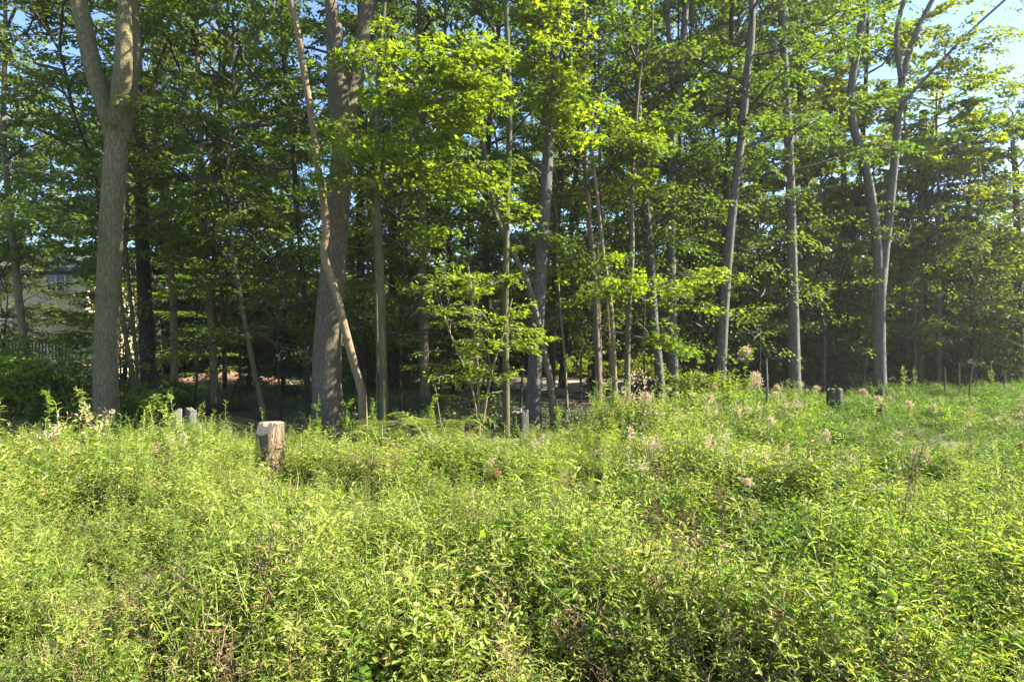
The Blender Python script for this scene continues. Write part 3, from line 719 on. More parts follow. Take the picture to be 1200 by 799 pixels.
for gi, (xa, xb, where) in enumerate(GAPS):
    for k in range(3):
        lk = (k * 3 + gi * 2) % 4
        px = xa + (xb - xa) * (k + rngD.uniform(.2, .8)) / 3
        Y = rngD.uniform(20, 28)
        if gi == 0: Y = rngD.uniform(22, 26); px = -70 + 40 * k
        if gi in (5, 6): Y = rngD.uniform(34.5, 39)
        if gi in (1, 2): Y = rngD.uniform(30, 36)
        if gi > 7: Y = rngD.uniform(25, 31)
        Y = off_sun_lane(px, Y)
        X = (px - 600) / F * Y
        assemble('understory_sapling', f'{LOOK[lk][0]} leafy sapling under the tall trees, {where}', 'sapling', (X, Y, float(gz(X, Y))), rngD.uniform(0, 6.28),
                 (rngD.uniform(.8, 1.2), rngD.uniform(.75, 1.35)), [und_meshes[lk][0], und_meshes[lk][1], und_meshes[lk][2]], 'leafy saplings below the tall trees', ('crown', 'twig'))
edge_meshes = [make_far_tree(170 + i, 5.4, 1.9, 1.7, 24, .095, ('leaf_bright', 'leaf_mid', 'leaf_yellow')[i], 62, .035) for i in range(3)]
for k, (px, Y, hs, lk, lab) in enumerate([
    (228, 17.2, 1.0, 1, 'leafy sapling between the second dark trunk and the slim greenish trunk'),
    (282, 16.2, 1.15, 2, 'yellow green sapling behind the leaning curved sapling'), (330, 15.0, .95, 1, 'leafy sapling left of the thickest trunk, behind the cut stump'),
    (470, 15.8, 1.1, 0, 'bright leafy sapling between the slim pale green and straight brown trunks'), (610, 16.4, 1.1, 1, 'leafy sapling behind the slender pale straight trunk'),
    (680, 17.5, 1.25, 2, 'yellow green sapling left of the reddish slim trunk'), (757, 16.0, 1.0, 1, 'leafy sapling between the slim lit trunk and the leaning grey brown trunk'),
    (818, 18.5, 1.2, 1, 'leafy sapling in the gap left of the leaning grey trunk'), (890, 19.5, 1.15, 1, 'leafy sapling left of the smooth pale grey trunk'),
    (965, 22.0, 1.1, 1, 'leafy sapling between the pale grey and twin stemmed trees'), (1060, 23.0, 1.1, 1, 'leafy sapling just right of the twin stemmed tree'), (1150, 23.5, 1.15, 2, 'yellow green sapling among the dim trees at the right')]):
    X = (px - 600) / F * Y
    assemble('edge_sapling', lab, 'sapling', (X, Y, float(gz(X, Y))), k * 1.7, (1.0, hs), edge_meshes[lk], 'leafy saplings near the edge of the wood', ('crown', 'twig'))
# single shrubs that stand out
def shrub_at(label, px, Y, w, h, leafm, seed, size=.10, group='shrubs at the edge of the clearing', nst=13, name='shrub', cat='shrub', zoff=0.0):
    X = (px - 600) / F * Y
    parts = make_shrub(seed, h, w, nst, size, leafm)
    return assemble(name, label, cat, (X, Y, float(gz(X, Y)) + zoff), 0, (1, 1), parts, group, ('foliage', 'stem'))
shrub_at('pale leafy shrub at the far left below the house', 18, 12.6, .8, 1.6, 'leaf_bright', 301)
shrub_at('dark leafy shrub filling the space between thin trunk and big forked tree', 75, 13.5, 1.0, 1.5, 'leaf_dark', 302)
shrub_at('tall dark screening shrub right behind the big forked tree', 143, 19.5, 1.0, 4.2, 'leaf_dark', 310, nst=18)  # added as a leaf screen before the sunlit end wall of the house
shrub_at('low green shrub at the foot of the big forked tree', 150, 13.2, .7, .75, 'leaf_mid', 303)
shrub_at('green shrub behind the forked tree, beside the wavy saplings', 190, 15.5, .9, 1.0, 'leaf_dark', 304)
shrub_at('small pale green bush leaning beside the tall grey bending trunk', 812, 15.0, .55, .95, 'leaf_bright', 305, .07)
shrub_at('small light bush before the leaning grey trunk', 828, 15.0, .4, 1.1, 'leaf_yellow', 306, .07)
shrub_at('low shrub with greyish leaves left of the twin stemmed tree', 985, 23.5, 1.3, 2.0, 'leaf_blue', 307)
shrub_at('spreading dim shrub behind the thin pale trunks at the right', 1130, 25, 1.8, 2.6, 'leaf_blue', 308, nst=20)
shrub_at('dark tangled thicket at the extreme right', 1180, 25, 1.8, 2.2, 'leaf_dark', 309, nst=20)

def conifer(label, px, Y, H, R, seed):
    rng = np.random.default_rng(seed); X = (px - 600) / F * Y
    t = thing('conifer', label, 'conifer', (X, Y, float(gz(X, Y))), 'low dark conifers')
    mb = MB(); tube(mb, [(0, 0, -.1), (0, 0, H * .5), (0, 0, H)], [.09, .06, .015], 7); mb.obj('trunk', M['bark_dark'], t)
    lf, tw = MB(), MB()
    for k in range(90):
        q = rng.uniform() ** 1.2; a = rng.uniform(0, 6.28); L = R * (1 - q * .85) * rng.uniform(.6, 1.1)
        spray(lf, tw, rng, np.array([0, 0, .1 + q * (H - .2)]), np.array([math.cos(a), math.sin(a), -.1]), L, 60, .09, T_DIAMOND, .25, droop=.2, tm=.4)
    lf.obj('crown', M['needle'], t, smooth=False, stuff=True); tw.obj('twig', M['twig'], t, stuff=True)
conifer('dark low conifer left of the thickest trunk', 332, 18.5, 2.5, 1.3, 1)
conifer('small dark conifer behind the leaning curved sapling', 292, 22, 2.0, .9, 2)
conifer('dark rounded conifer at the right end of the bright hedge', 696, 24, 1.7, .6, 3)

# ------------------------------------------------------------------ weeds: plant meshes used by the ground cover
def weed_mesh(seed, h, nst, ll, lw, lmat, smat, spread=.13, step=.028, lo=.2, branch=.6, droop=.5, head=None, tmpl=T_LANCE, stemr=.003, lean=.3):
    rng = np.random.default_rng(seed)
    mb = MB()
    mats = [M[lmat], M[smat]] + ([M[head]] if head else [])
    def axis(p0, d, L, depth):
        k = 5
        t = np.linspace(0, 1, k)[:, None]
        pts = p0 + nrm(d) * t * L + np.cumsum(rng.standard_normal((k, 3)) * .03 * L, 0) * (t > 0) + UP * (-.08 * L * t ** 2 * depth)
        tube(mb, pts, np.linspace(stemr, stemr * .4, k), 3, 1)
        n = max(3, int(L * (1 - lo) / step)) if depth == 0 else max(3, int(L / step))
        q = np.linspace(lo if depth == 0 else .15, 1, n)
        x = q * (k - 1); i = np.minimum(x.astype(int), k - 2)
        pos = pts[i] + (pts[i + 1] - pts[i]) * (x - i)[:, None]
        a = np.arange(n) * 2.4 + rng.uniform(0, 6.28) + rng.normal(0, .3, n)
        el = rng.uniform(-.3, .75, n) + .5 * (q > .85)
        ld = np.stack([np.cos(a), np.sin(a), el], -1)
        nn = UP + rng.standard_normal((n, 3)) * .35 - ld * .2
        sz = ll * rng.uniform(.6, 1.2, n) * (1.1 - .5 * q)
        tn = np.clip(.43 + .3 * (q - .5) + rng.normal(0, .22, n), 0, 1)
        leaves(mb, pos, ld, nn, sz, sz * lw * rng.uniform(.8, 1.2, n), tmpl, tn, 0)
        if depth == 0:
            for b in range(int(branch * 6)):
                qq = rng.uniform(.3, .85); j = min(int(qq * (k - 1)), k - 2)
                aa = rng.uniform(0, 6.28)
                axis(pts[j], np.array([math.cos(aa) * .8, math.sin(aa) * .8, .8]), L * rng.uniform(.2, .42), 1)
        if head and rng.uniform() < .7:
            m = 26
            hp = pts[-1] + rng.standard_normal((m, 3)) * np.array([.018, .018, .03])
            leaves(mb, hp, rng.standard_normal((m, 3)) + UP * .4, rng.standard_normal((m, 3)), .03, .012, T_DIAMOND, rng.uniform(0, 1, m), 2)
    for s in range(nst):
        a = rng.uniform(0, 6.28); r = spread * rng.uniform(.1, 1)
        d = np.array([math.cos(a) * lean * rng.uniform(0, 1), math.sin(a) * lean * rng.uniform(0, 1), 1])
        axis(np.array([math.cos(a) * r, math.sin(a) * r, -.02]), d, h * rng.uniform(.65, 1.1), 0)
    return mb.mesh('weed', mats, False)

def src(me):
    o = bpy.data.objects.new(me.name, me)      # held only by the node group that scatters it
    return o

W_LIGHT = [src(weed_mesh(400 + i, .50, 4, .056, .25, 'weed', 'stem_green' if i % 2 else 'stem_red', lo=.2, step=.020, branch=.6, stemr=.002, lean=.45)) for i in range(6)] + \
          [src(weed_mesh(410 + i, .46, 5, .045, .20, 'weed', 'stem_green', step=.017, lo=.2, stemr=.002, lean=.4)) for i in range(3)] + \
          [src(weed_mesh(415 + i, .50, 3, .072, .26, 'weed', 'stem_red', lo=.3, step=.026, branch=.3, stemr=.0025, lean=.45)) for i in range(2)]
W_GREEN = [src(weed_mesh(420 + i, .42, 5, .07, .34, 'weed_green', 'stem_green', lo=.1)) for i in range(3)] + \
          [src(weed_mesh(425 + i, .34, 6, .06, .2, 'weed_green', 'stem_green', step=.018, lo=.1)) for i in range(2)]
W_DRY = [src(weed_mesh(430 + i, .55, 3, .045, .25, 'weed_dry', 'stem_brown', step=.04, lo=.35, head='pappus')) for i in range(2)]
W_BROAD = [src(weed_mesh(460 + i, .36, 5, .062, .5, 'weed_green', 'stem_green', step=.034, lo=.2, branch=.3)) for i in range(2)] + \
          [src(weed_mesh(465 + i, .42, 4, .06, .5, 'weed', 'stem_red', step=.03, lo=.3, branch=.5)) for i in range(2)]
def tuft_mesh(seed, nb, L, mat):
    rng = np.random.default_rng(seed); mb = MB()
    a = rng.uniform(0, 6.28, nb); l = L * rng.uniform(.5, 1.1, nb)
    leaves(mb, np.stack([np.cos(a) * .02, np.sin(a) * .02, np.zeros(nb)], -1), np.stack([np.cos(a) * .55, np.sin(a) * .55, rng.uniform(.7, 1.6, nb)], -1), UP - np.stack([np.cos(a), np.sin(a), np.zeros(nb)], -1) * .5 + rng.normal(0, .2, (nb, 3)),
           l, .006, T_BLADE, rng.uniform(0, 1, nb))
    return mb.mesh('tuft', [M[mat]], False)
W_TUFT = [src(tuft_mesh(480 + i, 22, .42, 'weed' if i else 'weed_dry')) for i in range(3)]
W_TALL = [src(weed_mesh(490 + i, .78, 3, .085, .17, 'weed' if i < 3 else 'weed_green', 'stem_green', step=.013, lo=.25, branch=.18, stemr=.003, lean=.16, spread=.1)) for i in range(4)]
W_FLOOR = [src(weed_mesh(440 + i, .26, 4, .075, .5, 'floor_leaf', 'stem_green', step=.03, lo=.2, branch=.3)) for i in range(3)]
W_DRIED = [src(weed_mesh(450 + i, .46, 4, .05, .2, 'weed_dry', 'stem_red', step=.05, lo=.3)) for i in range(2)]

def scatter(name, label, srcs, pts, rot, scl, idx, cat=None):
    me = bpy.data.meshes.new(name)
    me.vertices.add(len(pts)); me.vertices.foreach_set('co', np.asarray(pts, np.float32).ravel())
    for nm, ty, arr, ch in (('rot', 'FLOAT_VECTOR', rot, 'vector'), ('scl', 'FLOAT_VECTOR', scl, 'vector'), ('idx', 'INT', idx, 'value')):
        a = me.attributes.new(nm, ty, 'POINT')
        a.data.foreach_set(ch, np.asarray(arr, np.int32 if ty == 'INT' else np.float32).ravel())
    o = bpy.data.objects.new(name, me); C.objects.link(o)
    o['kind'] = 'stuff'; o['label'] = label
    ng = bpy.data.node_groups.new(name, 'GeometryNodeTree')
    ng.interface.new_socket('Geometry', in_out='INPUT', socket_type='NodeSocketGeometry')
    ng.interface.new_socket('Geometry', in_out='OUTPUT', socket_type='NodeSocketGeometry')
    gi = ng.nodes.new('NodeGroupInput'); go = ng.nodes.new('NodeGroupOutput')
    gj = ng.nodes.new('GeometryNodeGeometryToInstance')
    ip = ng.nodes.new('GeometryNodeInstanceOnPoints')
    for s in reversed(srcs):
        oi = ng.nodes.new('GeometryNodeObjectInfo'); oi.inputs['Object'].default_value = s
        oi.inputs['As Instance'].default_value = False
        ng.links.new(oi.outputs['Geometry'], gj.inputs[0])
    def at(nm, ty):
        n = ng.nodes.new('GeometryNodeInputNamedAttribute'); n.data_type = ty; n.inputs['Name'].default_value = nm
        return n.outputs['Attribute']
    ng.links.new(gi.outputs[0], ip.inputs['Points'])
    ng.links.new(gj.outputs[0], ip.inputs['Instance'])
    ip.inputs['Pick Instance'].default_value = True
    ng.links.new(at('idx', 'INT'), ip.inputs['Instance Index'])
    e2r = ng.nodes.new('FunctionNodeEulerToRotation')
    ng.links.new(at('rot', 'FLOAT_VECTOR'), e2r.inputs[0]); ng.links.new(e2r.outputs[0], ip.inputs['Rotation'])
    ng.links.new(at('scl', 'FLOAT_VECTOR'), ip.inputs['Scale'])
    ng.links.new(ip.outputs[0], go.inputs[0])
    md = o.modifiers.new('scatter', 'NODES'); md.node_group = ng
    return o

rngW = np.random.default_rng(9)
def fnoise(x, y, s, sc):
    r = np.random.default_rng(s); v = 0
    for k in range(7):
        a = r.uniform(0, 6.28); f = sc * r.uniform(.5, 1.7); v = v + np.sin(x * math.cos(a) * f + y * math.sin(a) * f + r.uniform(0, 6.28))
    return v / 3.5

def sample(dens, ylo, yhi, margin=3.0):
    n = int(dens * (yhi - ylo) * (2 * (.88 * yhi + margin)))
    y = rngW.uniform(ylo, yhi, n); x = rngW.uniform(-(.88 * yhi + margin), .88 * yhi + margin, n)
    k = np.abs(x) < .88 * y + margin
    return x[k], y[k]

STUMPS = [(317, 7.5, .165), (609, 11.8, .2), (978, 15.5, .25)]
def clear(x, y):
    k = np.ones(len(x), bool)
    for px, Y, r in STUMPS:
        X = (px - 600) / F * Y
        k &= np.hypot(x - X, y - Y) > r + .06
        k &= ~((np.abs(x - X * y / Y) < r * 1.2) & (y < Y) & (y > Y - (.55 if px != 317 else .9)))    # open ground in front
    return k

def cover(name, label, srcs, parts, keep, hfun, tilt=.12, wide=False):
    xs, ys = zip(*parts); x = np.concatenate(xs); y = np.concatenate(ys)
    k = keep(x, y) & clear(x, y); x, y = x[k], y[k]; n = len(x)
    s = hfun(x, y) * rngW.uniform(.7, 1.25, n)
    rot = np.stack([rngW.normal(0, tilt, n), rngW.normal(0, tilt, n), rngW.uniform(0, 6.28, n)], -1)
    w_ = np.interp(y, [2, 4, 7], [1, 1.2, 1.5]) if wide else 1.0
    scl = np.stack([s * w_ * rngW.uniform(.85, 1.15, n), s * w_ * rngW.uniform(.85, 1.15, n), s * rngW.uniform(.8, 1.2, n)], -1)
    print(name, n)
    return scatter(name, label, srcs, np.stack([x, y, gz(x, y)], -1), rot, scl, rngW.integers(0, len(srcs), n))

def greenness(x, y):       # the right-hand and rear ground is greener and lower
    u = x / np.maximum(y, .5)
    return np.clip((u - .28) * 3.2, 0, 1) * np.clip((y - 5.5) / 3, 0, 1)
def hgt(x, y):
    b = 1 + .40 * fnoise(x, y, 1, 1.1) + .46 * fnoise(x, y, 2, 3.2) - .22 * np.exp(-((x / np.maximum(y, .5) - .04) / .13) ** 2) * np.clip((y - 7) / 2, 0, 1) + .26 * np.exp(-((x / np.maximum(y, .5) - .34) / .13) ** 2) * np.clip((y - 5) / 3, 0, 1)
    b = b * np.interp(y, [1.2, 2.5, 4, 6, 8, 12], [.6, .72, .85, .8, .82, .8])
    b = b * (1 - .42 * np.clip((y - 7.8) / 2.2, 0, 1) * np.clip((.2 - x / np.maximum(y, .5)) / .1, 0, 1))
    return np.clip(b, .3, 1.9) * (1 - .35 * greenness(x, y)) * np.clip((edge(x, y) - y) / 1.5 + .35, .3, 1)
base = [sample(75, 1.1, 4.5), sample(48, 4.5, 9), sample(30, 9, 14), sample(16, 14, 27)]
cover('weed_cover', 'pale yellow green leafy weeds covering the clearing', W_LIGHT, base,
      lambda x, y: (y < edge(x, y)) & (rngW.uniform(0, 1, len(x)) > greenness(x, y) * .8) & (fnoise(x, y, 3, 1.9) + rngW.normal(0, .25, len(x)) > -.85) & (fnoise(x, y, 21, 4.2) + rngW.normal(0, .3, len(x)) > -.9), hgt, wide=True)
base = [sample(28, 1.1, 4.5), sample(28, 4.5, 9), sample(30, 9, 14), sample(34, 14, 27)]
cover('green_weed_cover', 'darker green low weeds covering the rear and right of the clearing', W_GREEN, base,
      lambda x, y: (y < edge(x, y) + .7) & (rngW.uniform(0, 1, len(x)) < .12 + greenness(x, y) + .5 * (fnoise(x, y, 4, 1.3) > .35)), lambda x, y: hgt(x, y) * np.interp(y, [6, 14, 24], [1.05, 1.3, 1.5]), wide=True)
base = [sample(2, 1.1, 4.5), sample(12, 4.5, 14), sample(6, 14, 22)]
def drykeep(x, y):
    u = x / np.maximum(y, .5)
    p = .04 * (y > 6) + .26 * np.exp(-((u - .28) / .26) ** 2) * np.clip((y - 4.5) / 2, 0, 1) * (fnoise(x, y, 6, 1.5) > -.5)
    return (y < edge(x, y)) & (rngW.uniform(0, 1, len(x)) < p)
cover('dry_weed_cover', 'tan dry seed weeds mixed into the middle of the clearing', W_DRY, base, drykeep, lambda x, y: hgt(x, y) * 1.15)
base = [sample(32, 1.1, 4.5), sample(14, 4.5, 10)]
cover('brown_weed_cover', 'reddish brown withered stems low among the near weeds', W_DRIED, base,
      lambda x, y: (y < edge(x, y)) & (fnoise(x, y, 7, 1.6) + rngW.normal(0, .2, len(x)) > .2), lambda x, y: hgt(x, y) * 1.08)
base = [sample(17, 9.5, 18), sample(9, 18, 30)]
cover('forest_floor_cover', 'low broad leaved green plants on the shaded forest floor', W_FLOOR, base,
      lambda x, y: (y > edge(x, y) - .6) & (fnoise(x, y, 8, .9) + rngW.normal(0, .3, len(x)) > -.35) & ~((x / y > -.56) & (x / y < -.36) & (y < 16.5)) & ~((x / y > .0) & (x / y < .2) & (y > 15)), lambda x, y: 1.0 + .3 * fnoise(x, y, 5, 1.2), .2)

T_SRC = [src(shrub_meshes[i][1]) for i in range(4)]
y = rngW.uniform(37, 62, 420); x = rngW.uniform(-1.05, 1.05, 420) * y
k = ~((x / y < -.5) & (y < 40)); x, y = x[k], y[k]; n = len(x)
sc_ = rngW.uniform(1.8, 3.2, n)
scatter('far_thicket', 'dim far thicket closing the view between the trunks', T_SRC, np.stack([x, y, gz(x, y) * 0], -1), np.stack([x * 0, x * 0, rngW.uniform(0, 6.28, n)], -1),
        np.stack([sc_ * 1.2, sc_ * 1.2, sc_], -1), rngW.integers(0, 4, n))
base = [sample(13, 1.6, 4.5), sample(13, 4.5, 13)]
cover('tall_weed_cover', 'upright leafy shoots standing above the other weeds in loose clumps', W_TALL, base,
      lambda x, y: (y < edge(x, y) - .2) & (fnoise(x, y, 14, 1.5) + rngW.normal(0, .3, len(x)) > .05) & (greenness(x, y) < .7), lambda x, y: hgt(x, y) * np.interp(y, [2, 5, 9], [.75, .95, .95]))
base = [sample(14, 1.1, 4.5), sample(9, 4.5, 11)]
cover('broad_weed_cover', 'broad leaved weeds in scattered patches of the clearing', W_BROAD, base,
      lambda x, y: (y < edge(x, y)) & (fnoise(x, y, 11, 1.7) + rngW.normal(0, .25, len(x)) > .3), lambda x, y: hgt(x, y) * 1.05)
base = [sample(3, 1.1, 5), sample(3, 5, 14)]
cover('grass_tuft_cover', 'thin grass tufts mixed into the weeds', W_TUFT, base,
      lambda x, y: (y < edge(x, y)) & (fnoise(x, y, 12, 1.2) + rngW.normal(0, .4, len(x)) > .2), lambda x, y: hgt(x, y) * 1.15)
# fallen leaves
mb = MB()
n = 9000
y = rngW.uniform(10, 22, n); u = rngW.uniform(-.9, .9, n); x = u * y
k = (y > edge(x, y) - 1.0) & ((rngW.uniform(0, 1, n) < .35) | ((u > -.58) & (u < -.33) & (y < 17)))
x, y = x[k], y[k]; n = len(x)
a = rngW.uniform(0, 6.28, n)
leaves(mb, np.stack([x, y, gz(x, y) + .015], -1), np.stack([np.cos(a), np.sin(a), rngW.normal(0, .2, n)], -1), UP + rngW.standard_normal((n, 3)) * .3,
       rngW.uniform(.07, .14, n), rngW.uniform(.05, .09, n), T_DIAMOND, rngW.uniform(0, 1, n))
o = mb.obj('leaf_litter', M['litter'], stuff=True, smooth=False); o['label'] = 'brown fallen leaves on the forest floor'

# ------------------------------------------------------------------ things in the clearing
def gpt(px, Y): 
    X = (px - 600) / F * Y
    return np.array([X, Y, float(gz(X, Y))])

def stump(label, px, Y, r, h, bark, slant=0.0, seed=0, sides=26, group='cut tree stumps', notch=False, topmat='cut'):
    rng = np.random.default_rng(seed); p = gpt(px, Y)
    t = thing('tree_stump', label, 'stump', p, group)
    n = 12; zs = np.linspace(-.1, h, n)
    ang = np.arange(sides) / sides * 2 * math.pi
    lob = 1 + .05 * np.sin(ang * 2 + 1) + .04 * np.sin(ang * 5 + 2) + .02 * np.sin(ang * 9)
    rings = []
    for i, z in enumerate(zs):
        rr = r * (1 + .25 * math.exp(-max(z, 0) / .1)) * lob * (1 + .012 * rng.standard_normal(sides))
        x = rr * np.cos(ang); y_ = rr * np.sin(ang)
        zz = np.full(sides, z)
        if notch:      # a slanting second cut falls away towards the viewer's left
            cutz = h - np.clip((-y_ * .8 - x * .35) - .035, 0, 1) * 1.5
            zz = np.minimum(zz, np.maximum(cutz, 0)) if i > 2 else zz
        zz = zz + slant * x * (max(z, 0) / h) + (0 if notch else .10 * r * (max(z, 0) / h) ** 6 * rng.standard_normal(sides))
        rings.append(np.stack([x, y_, zz], -1))
    v = np.vstack(rings)
    i = np.arange(n - 1)[:, None] * sides; j = np.arange(sides)[None]; j2 = (j + 1) % sides
    mb = MB(); mb.add(v, np.stack([i + j, i + j2, i + sides + j2, i + sides + j], -1).reshape(-1, 4))
    mb.obj('bark', M[bark], t)
    top = rings[-1] * np.array([1.0, 1.0, 1]); inner = top * np.array([.9, .9, 1]); 
    mb = MB(); m = len(top)
    rows = [top * [1.004, 1.004, 1] + [0, 0, .004], top * [.93, .93, 1] + [0, 0, .010], top * [.5, .5, 1] + [0, 0, .008]]
    if notch:
        for q, s in ((1, .93), (2, .5)):
            rw = rings[-1] * [s, s, 1]
            cz = h - np.clip((-rw[:, 1] * .8 - rw[:, 0] * .35) - .035, 0, 1) * 1.5
            rw[:, 2] = np.minimum(h, cz) + .008; rows[q] = rw
    cen = np.array([[0, 0, h + .006 - (0.0 if not notch else 0.0)]])
    v = np.vstack(rows + [cen])
    f = [(a * m + b, a * m + (b + 1) % m, (a + 1) * m + (b + 1) % m, (a + 1) * m + b) for a in range(2) for b in range(m)]
    mb.add(v, f); mb.f.append(np.array([(2 * m + b, 2 * m + (b + 1) % m, 3 * m) for b in range(m)], np.int32)); mb.m.append(np.zeros(m, np.int32))
    mb.obj('cut_face', M[topmat], t, smooth=False)
    if bark == 'stump_bark':      # yellow green moss sheet on the left front of the bark
        mb = MB(); A = np.linspace(3.55, 4.35, 9); Z = np.linspace(.22, h - .17, 7)
        vv = [(np.interp(a % 6.2832, np.append(ang, 6.2832), np.append(lob, lob[0])) * r * 1.035 * math.cos(a), np.interp(a % 6.2832, np.append(ang, 6.2832), np.append(lob, lob[0])) * r * 1.035 * math.sin(a),
               z - .05 * math.sin(a * 9) - (0.10 * (a - 3.55))) for z in Z for a in A]
        mb.add(vv, [(i * 9 + j, i * 9 + j + 1, i * 9 + j + 10, i * 9 + j + 9) for i in range(6) for j in range(8)])
        mb.obj('moss_patch', M['moss'], t)
    return t
stump('pale sunlit cut stump with mossy side standing tall in the weeds', 317, 7.5, .155, .73, 'stump_bark', -.02, 1, notch=True)
stump('blackish low stump at the foot of the slender pale trunk', 610, 11.8, .15, .50, 'stump_dark', .06, 2, topmat='stake')
stump('broad grey stump with flat top in the right half', 978, 15.5, .19, .60, 'stump_dark', .02, 3, topmat='stake')
stump('small dark stub with a dry head beside it, right of the grey stump', 1031, 13.0, .06, .42, 'stump_dark', .3, 4, 12, topmat='stump_dark')
stump('small dark stub left below the grey stump', 942, 13.6, .08, .40, 'stump_dark', .2, 5, 12, topmat='stump_dark')
stump('dark broken stub at the base of the twin stemmed tree', 1031, 18.6, .12, .48, 'stump_dark', .4, 6, 14, topmat='stump_dark')
stump('weathered short grey stub left of the pair behind the arching grass', 207, 10.2, .085, .56, 'stake', .3, 7, 12, topmat='stake')
stump('weathered leaning grey stub right of the pair behind the arching grass', 224, 10.3, .085, .58, 'stake', -.4, 8, 12, topmat='stake')

def stick(name, label, cat, px0, y0px, px1, y1px, Y, w, mat, group=None, sub=True):
    a = P(px0, y0px, Y); b = P(px1, y1px, Y); a[2] = float(gz(a[0], a[1])) - .1
    rng = np.random.default_rng(int(px0 * 7)); mid = (a + b) / 2 + rng.normal(0, .02, 3)
    mb = MB(); tube(mb, spline([a, mid, b], .15), np.linspace(w / F * Y * .38, w / F * Y * .2, len(spline([a, mid, b], .15))), 7, 0, .06, rng, cap=True)
    o = mb.obj(name, M[mat], org=a); o['label'] = label; o['category'] = cat
    if group: o['group'] = group
    return o
stick('wooden_stake', 'thin upright grey stake right of the fluffy headed tall weed', 'stake', 898, 480, 898, 420, 14.5, 4.5, 'stake')
DS = 'bare dead stalks along the rear of the clearing'
stick('dead_stalk', 'tallest dark dead stalk before the dark wood at the right', 'stalk', 1137, 480, 1140, 428, 17, 3, 'stem_brown', DS)
stick('dead_stalk', 'grey dead stalk right of the tallest dark stalk', 'stalk', 1160, 460, 1161, 423, 21, 3, 'stake', DS)
stick('dead_stalk', 'short dead stalk left of the tallest dark stalk', 'stalk', 1123, 460, 1124, 425, 20, 2.5, 'stem_brown', DS)
stick('dead_stalk', 'low dead stalk between second thin pale trunk and tallest stalk', 'stalk', 1106, 462, 1107, 431, 20, 2.5, 'stem_brown', DS)
stick('dead_stalk', 'low dead stalk furthest right before the dark wood', 'stalk', 1177, 460, 1178, 436, 20, 2.5, 'stake', DS)
stick('dead_stalk', 'pale leaning stalk left of the twin stemmed tree', 'stalk', 1012, 460, 1016, 416, 22, 3, 'stake', DS)
stick('dead_stalk', 'dark stub of a stalk in low green plants at the right', 'stalk', 1178, 535, 1178, 508, 11, 4, 'stem_brown', DS)
stick('dead_branch', 'bare pale branch leaning among dark shrubs at the left', 'branch', 90, 490, 54, 408, 13, 3.5, 'twig_pale')
stick('dead_branch', 'bare stick slanting in the undergrowth below the bushy green sapling', 'branch', 520, 480, 510, 452, 11.6, 2.5, 'twig_pale')

def log(label, px0, Y0, px1, Y1, r, mat, seed):
    rng = np.random.default_rng(seed); a, b = gpt(px0, Y0), gpt(px1, Y1); a[2] += r * .7; b[2] += r * .8
    mid = (a + b) / 2 + rng.normal(0, .05, 3) * [1, 1, .3]; pts = spline([a, mid, b], .3)
    t = thing('fallen_log', label, 'log', a, 'fallen logs on the forest floor')
    mb = MB(); tube(mb, pts, np.linspace(r, r * .7, len(pts)), 10, 0, .05, rng, cap=True); mb.obj('trunk', M[mat], t, a)
    for k in range(3):
        p = pts[rng.integers(2, len(pts) - 1)]; d = nrm(rng.standard_normal(3) + UP)
        mb = MB(); tube(mb, spline([p, p + d * .4, p + d * .7 + [.1, 0, 0]], .2), [.03, .025, .02, .012][:len(spline([p, p + d * .4, p + d * .7 + [.1, 0, 0]], .2))] if len(spline([p, p + d * .4, p + d * .7 + [.1, 0, 0]], .2)) <= 4 else .02, 6)
        mb.obj('branch', M[mat], t, a)
log('grey fallen log lying before the gravel clearing', 655, 19.5, 720, 18.5, .10, 'stake', 1)
log('thin fallen log right of the straight slim lit trunk', 752, 16.2, 800, 16.8, .07, 'bark_dark', 2)
log('pale fallen log on the gravel clearing, behind the others', 630, 22.5, 690, 23.2, .09, 'bark_tan', 3)
log('dark fallen log in the brown leaf litter behind the pale stump', 225, 15.2, 290, 16.4, .09, 'bark_dark', 4)
# ferns
def fern(label, px, Y, nf, L, seed, az0=0, span=6.28, rise=.9):
    rng = np.random.default_rng(seed); p = gpt(px, Y)
    t = thing('fern', label, 'fern', p, 'ferns among the weeds')
    for k in range(nf):
        a = az0 + span * (k + rng.uniform(.2, .8)) / nf
        l = L * rng.uniform(.8, 1.15)
        d = np.array([math.cos(a), math.sin(a), 0.])
        q = np.linspace(0, 1, 14)[:, None]
        pts = d * (l * .85 * q) + UP * (rise * l * (np.sin(q * 2.1) * .8) - .1 * l * q ** 2)
        pts[0, 2] -= .03
        mb = MB(); tube(mb, pts, np.linspace(.006, .0015, 14), 4, 1)
        tan = nrm(np.gradient(pts, axis=0)); side = nrm(np.cross(tan, UP))
        for i in range(3, 14):
            for s in (-1, 1):
                pl = l * .34 * math.sin(math.pi * min(1, .15 + .9 * (1 - q[i, 0]))) * .8 + .02
                ax_ = nrm(side[i] * s + tan[i] * .35 - UP * .15)
                m = max(4, int(pl / .018)); w = np.linspace(.06, 1, m)[:, None]
                pp = pts[i] + ax_ * (pl * w)
                for s2 in (-1, 1):
                    leaves(mb, pp, tan[i] * s2 + ax_ * .5, np.cross(ax_, tan[i]) * -s + rng.standard_normal((m, 3)) * .15, .026 * (1.15 - w[:, 0]) + .006, .010, T_DIAMOND, rng.uniform(.2, .9, m))
        mb.obj('frond', [M['fern'], M['stem_green']], t, smooth=False)
fern('bright arching fern just below the crooked sapling', 448, 9.6, 6, .75, 1)
fern('bright fern with long fronds reaching right below the bushy sapling', 512, 9.2, 7, 1.0, 2)
fern('small fern right of the bright arching ferns', 585, 8.4, 5, .5, 3)

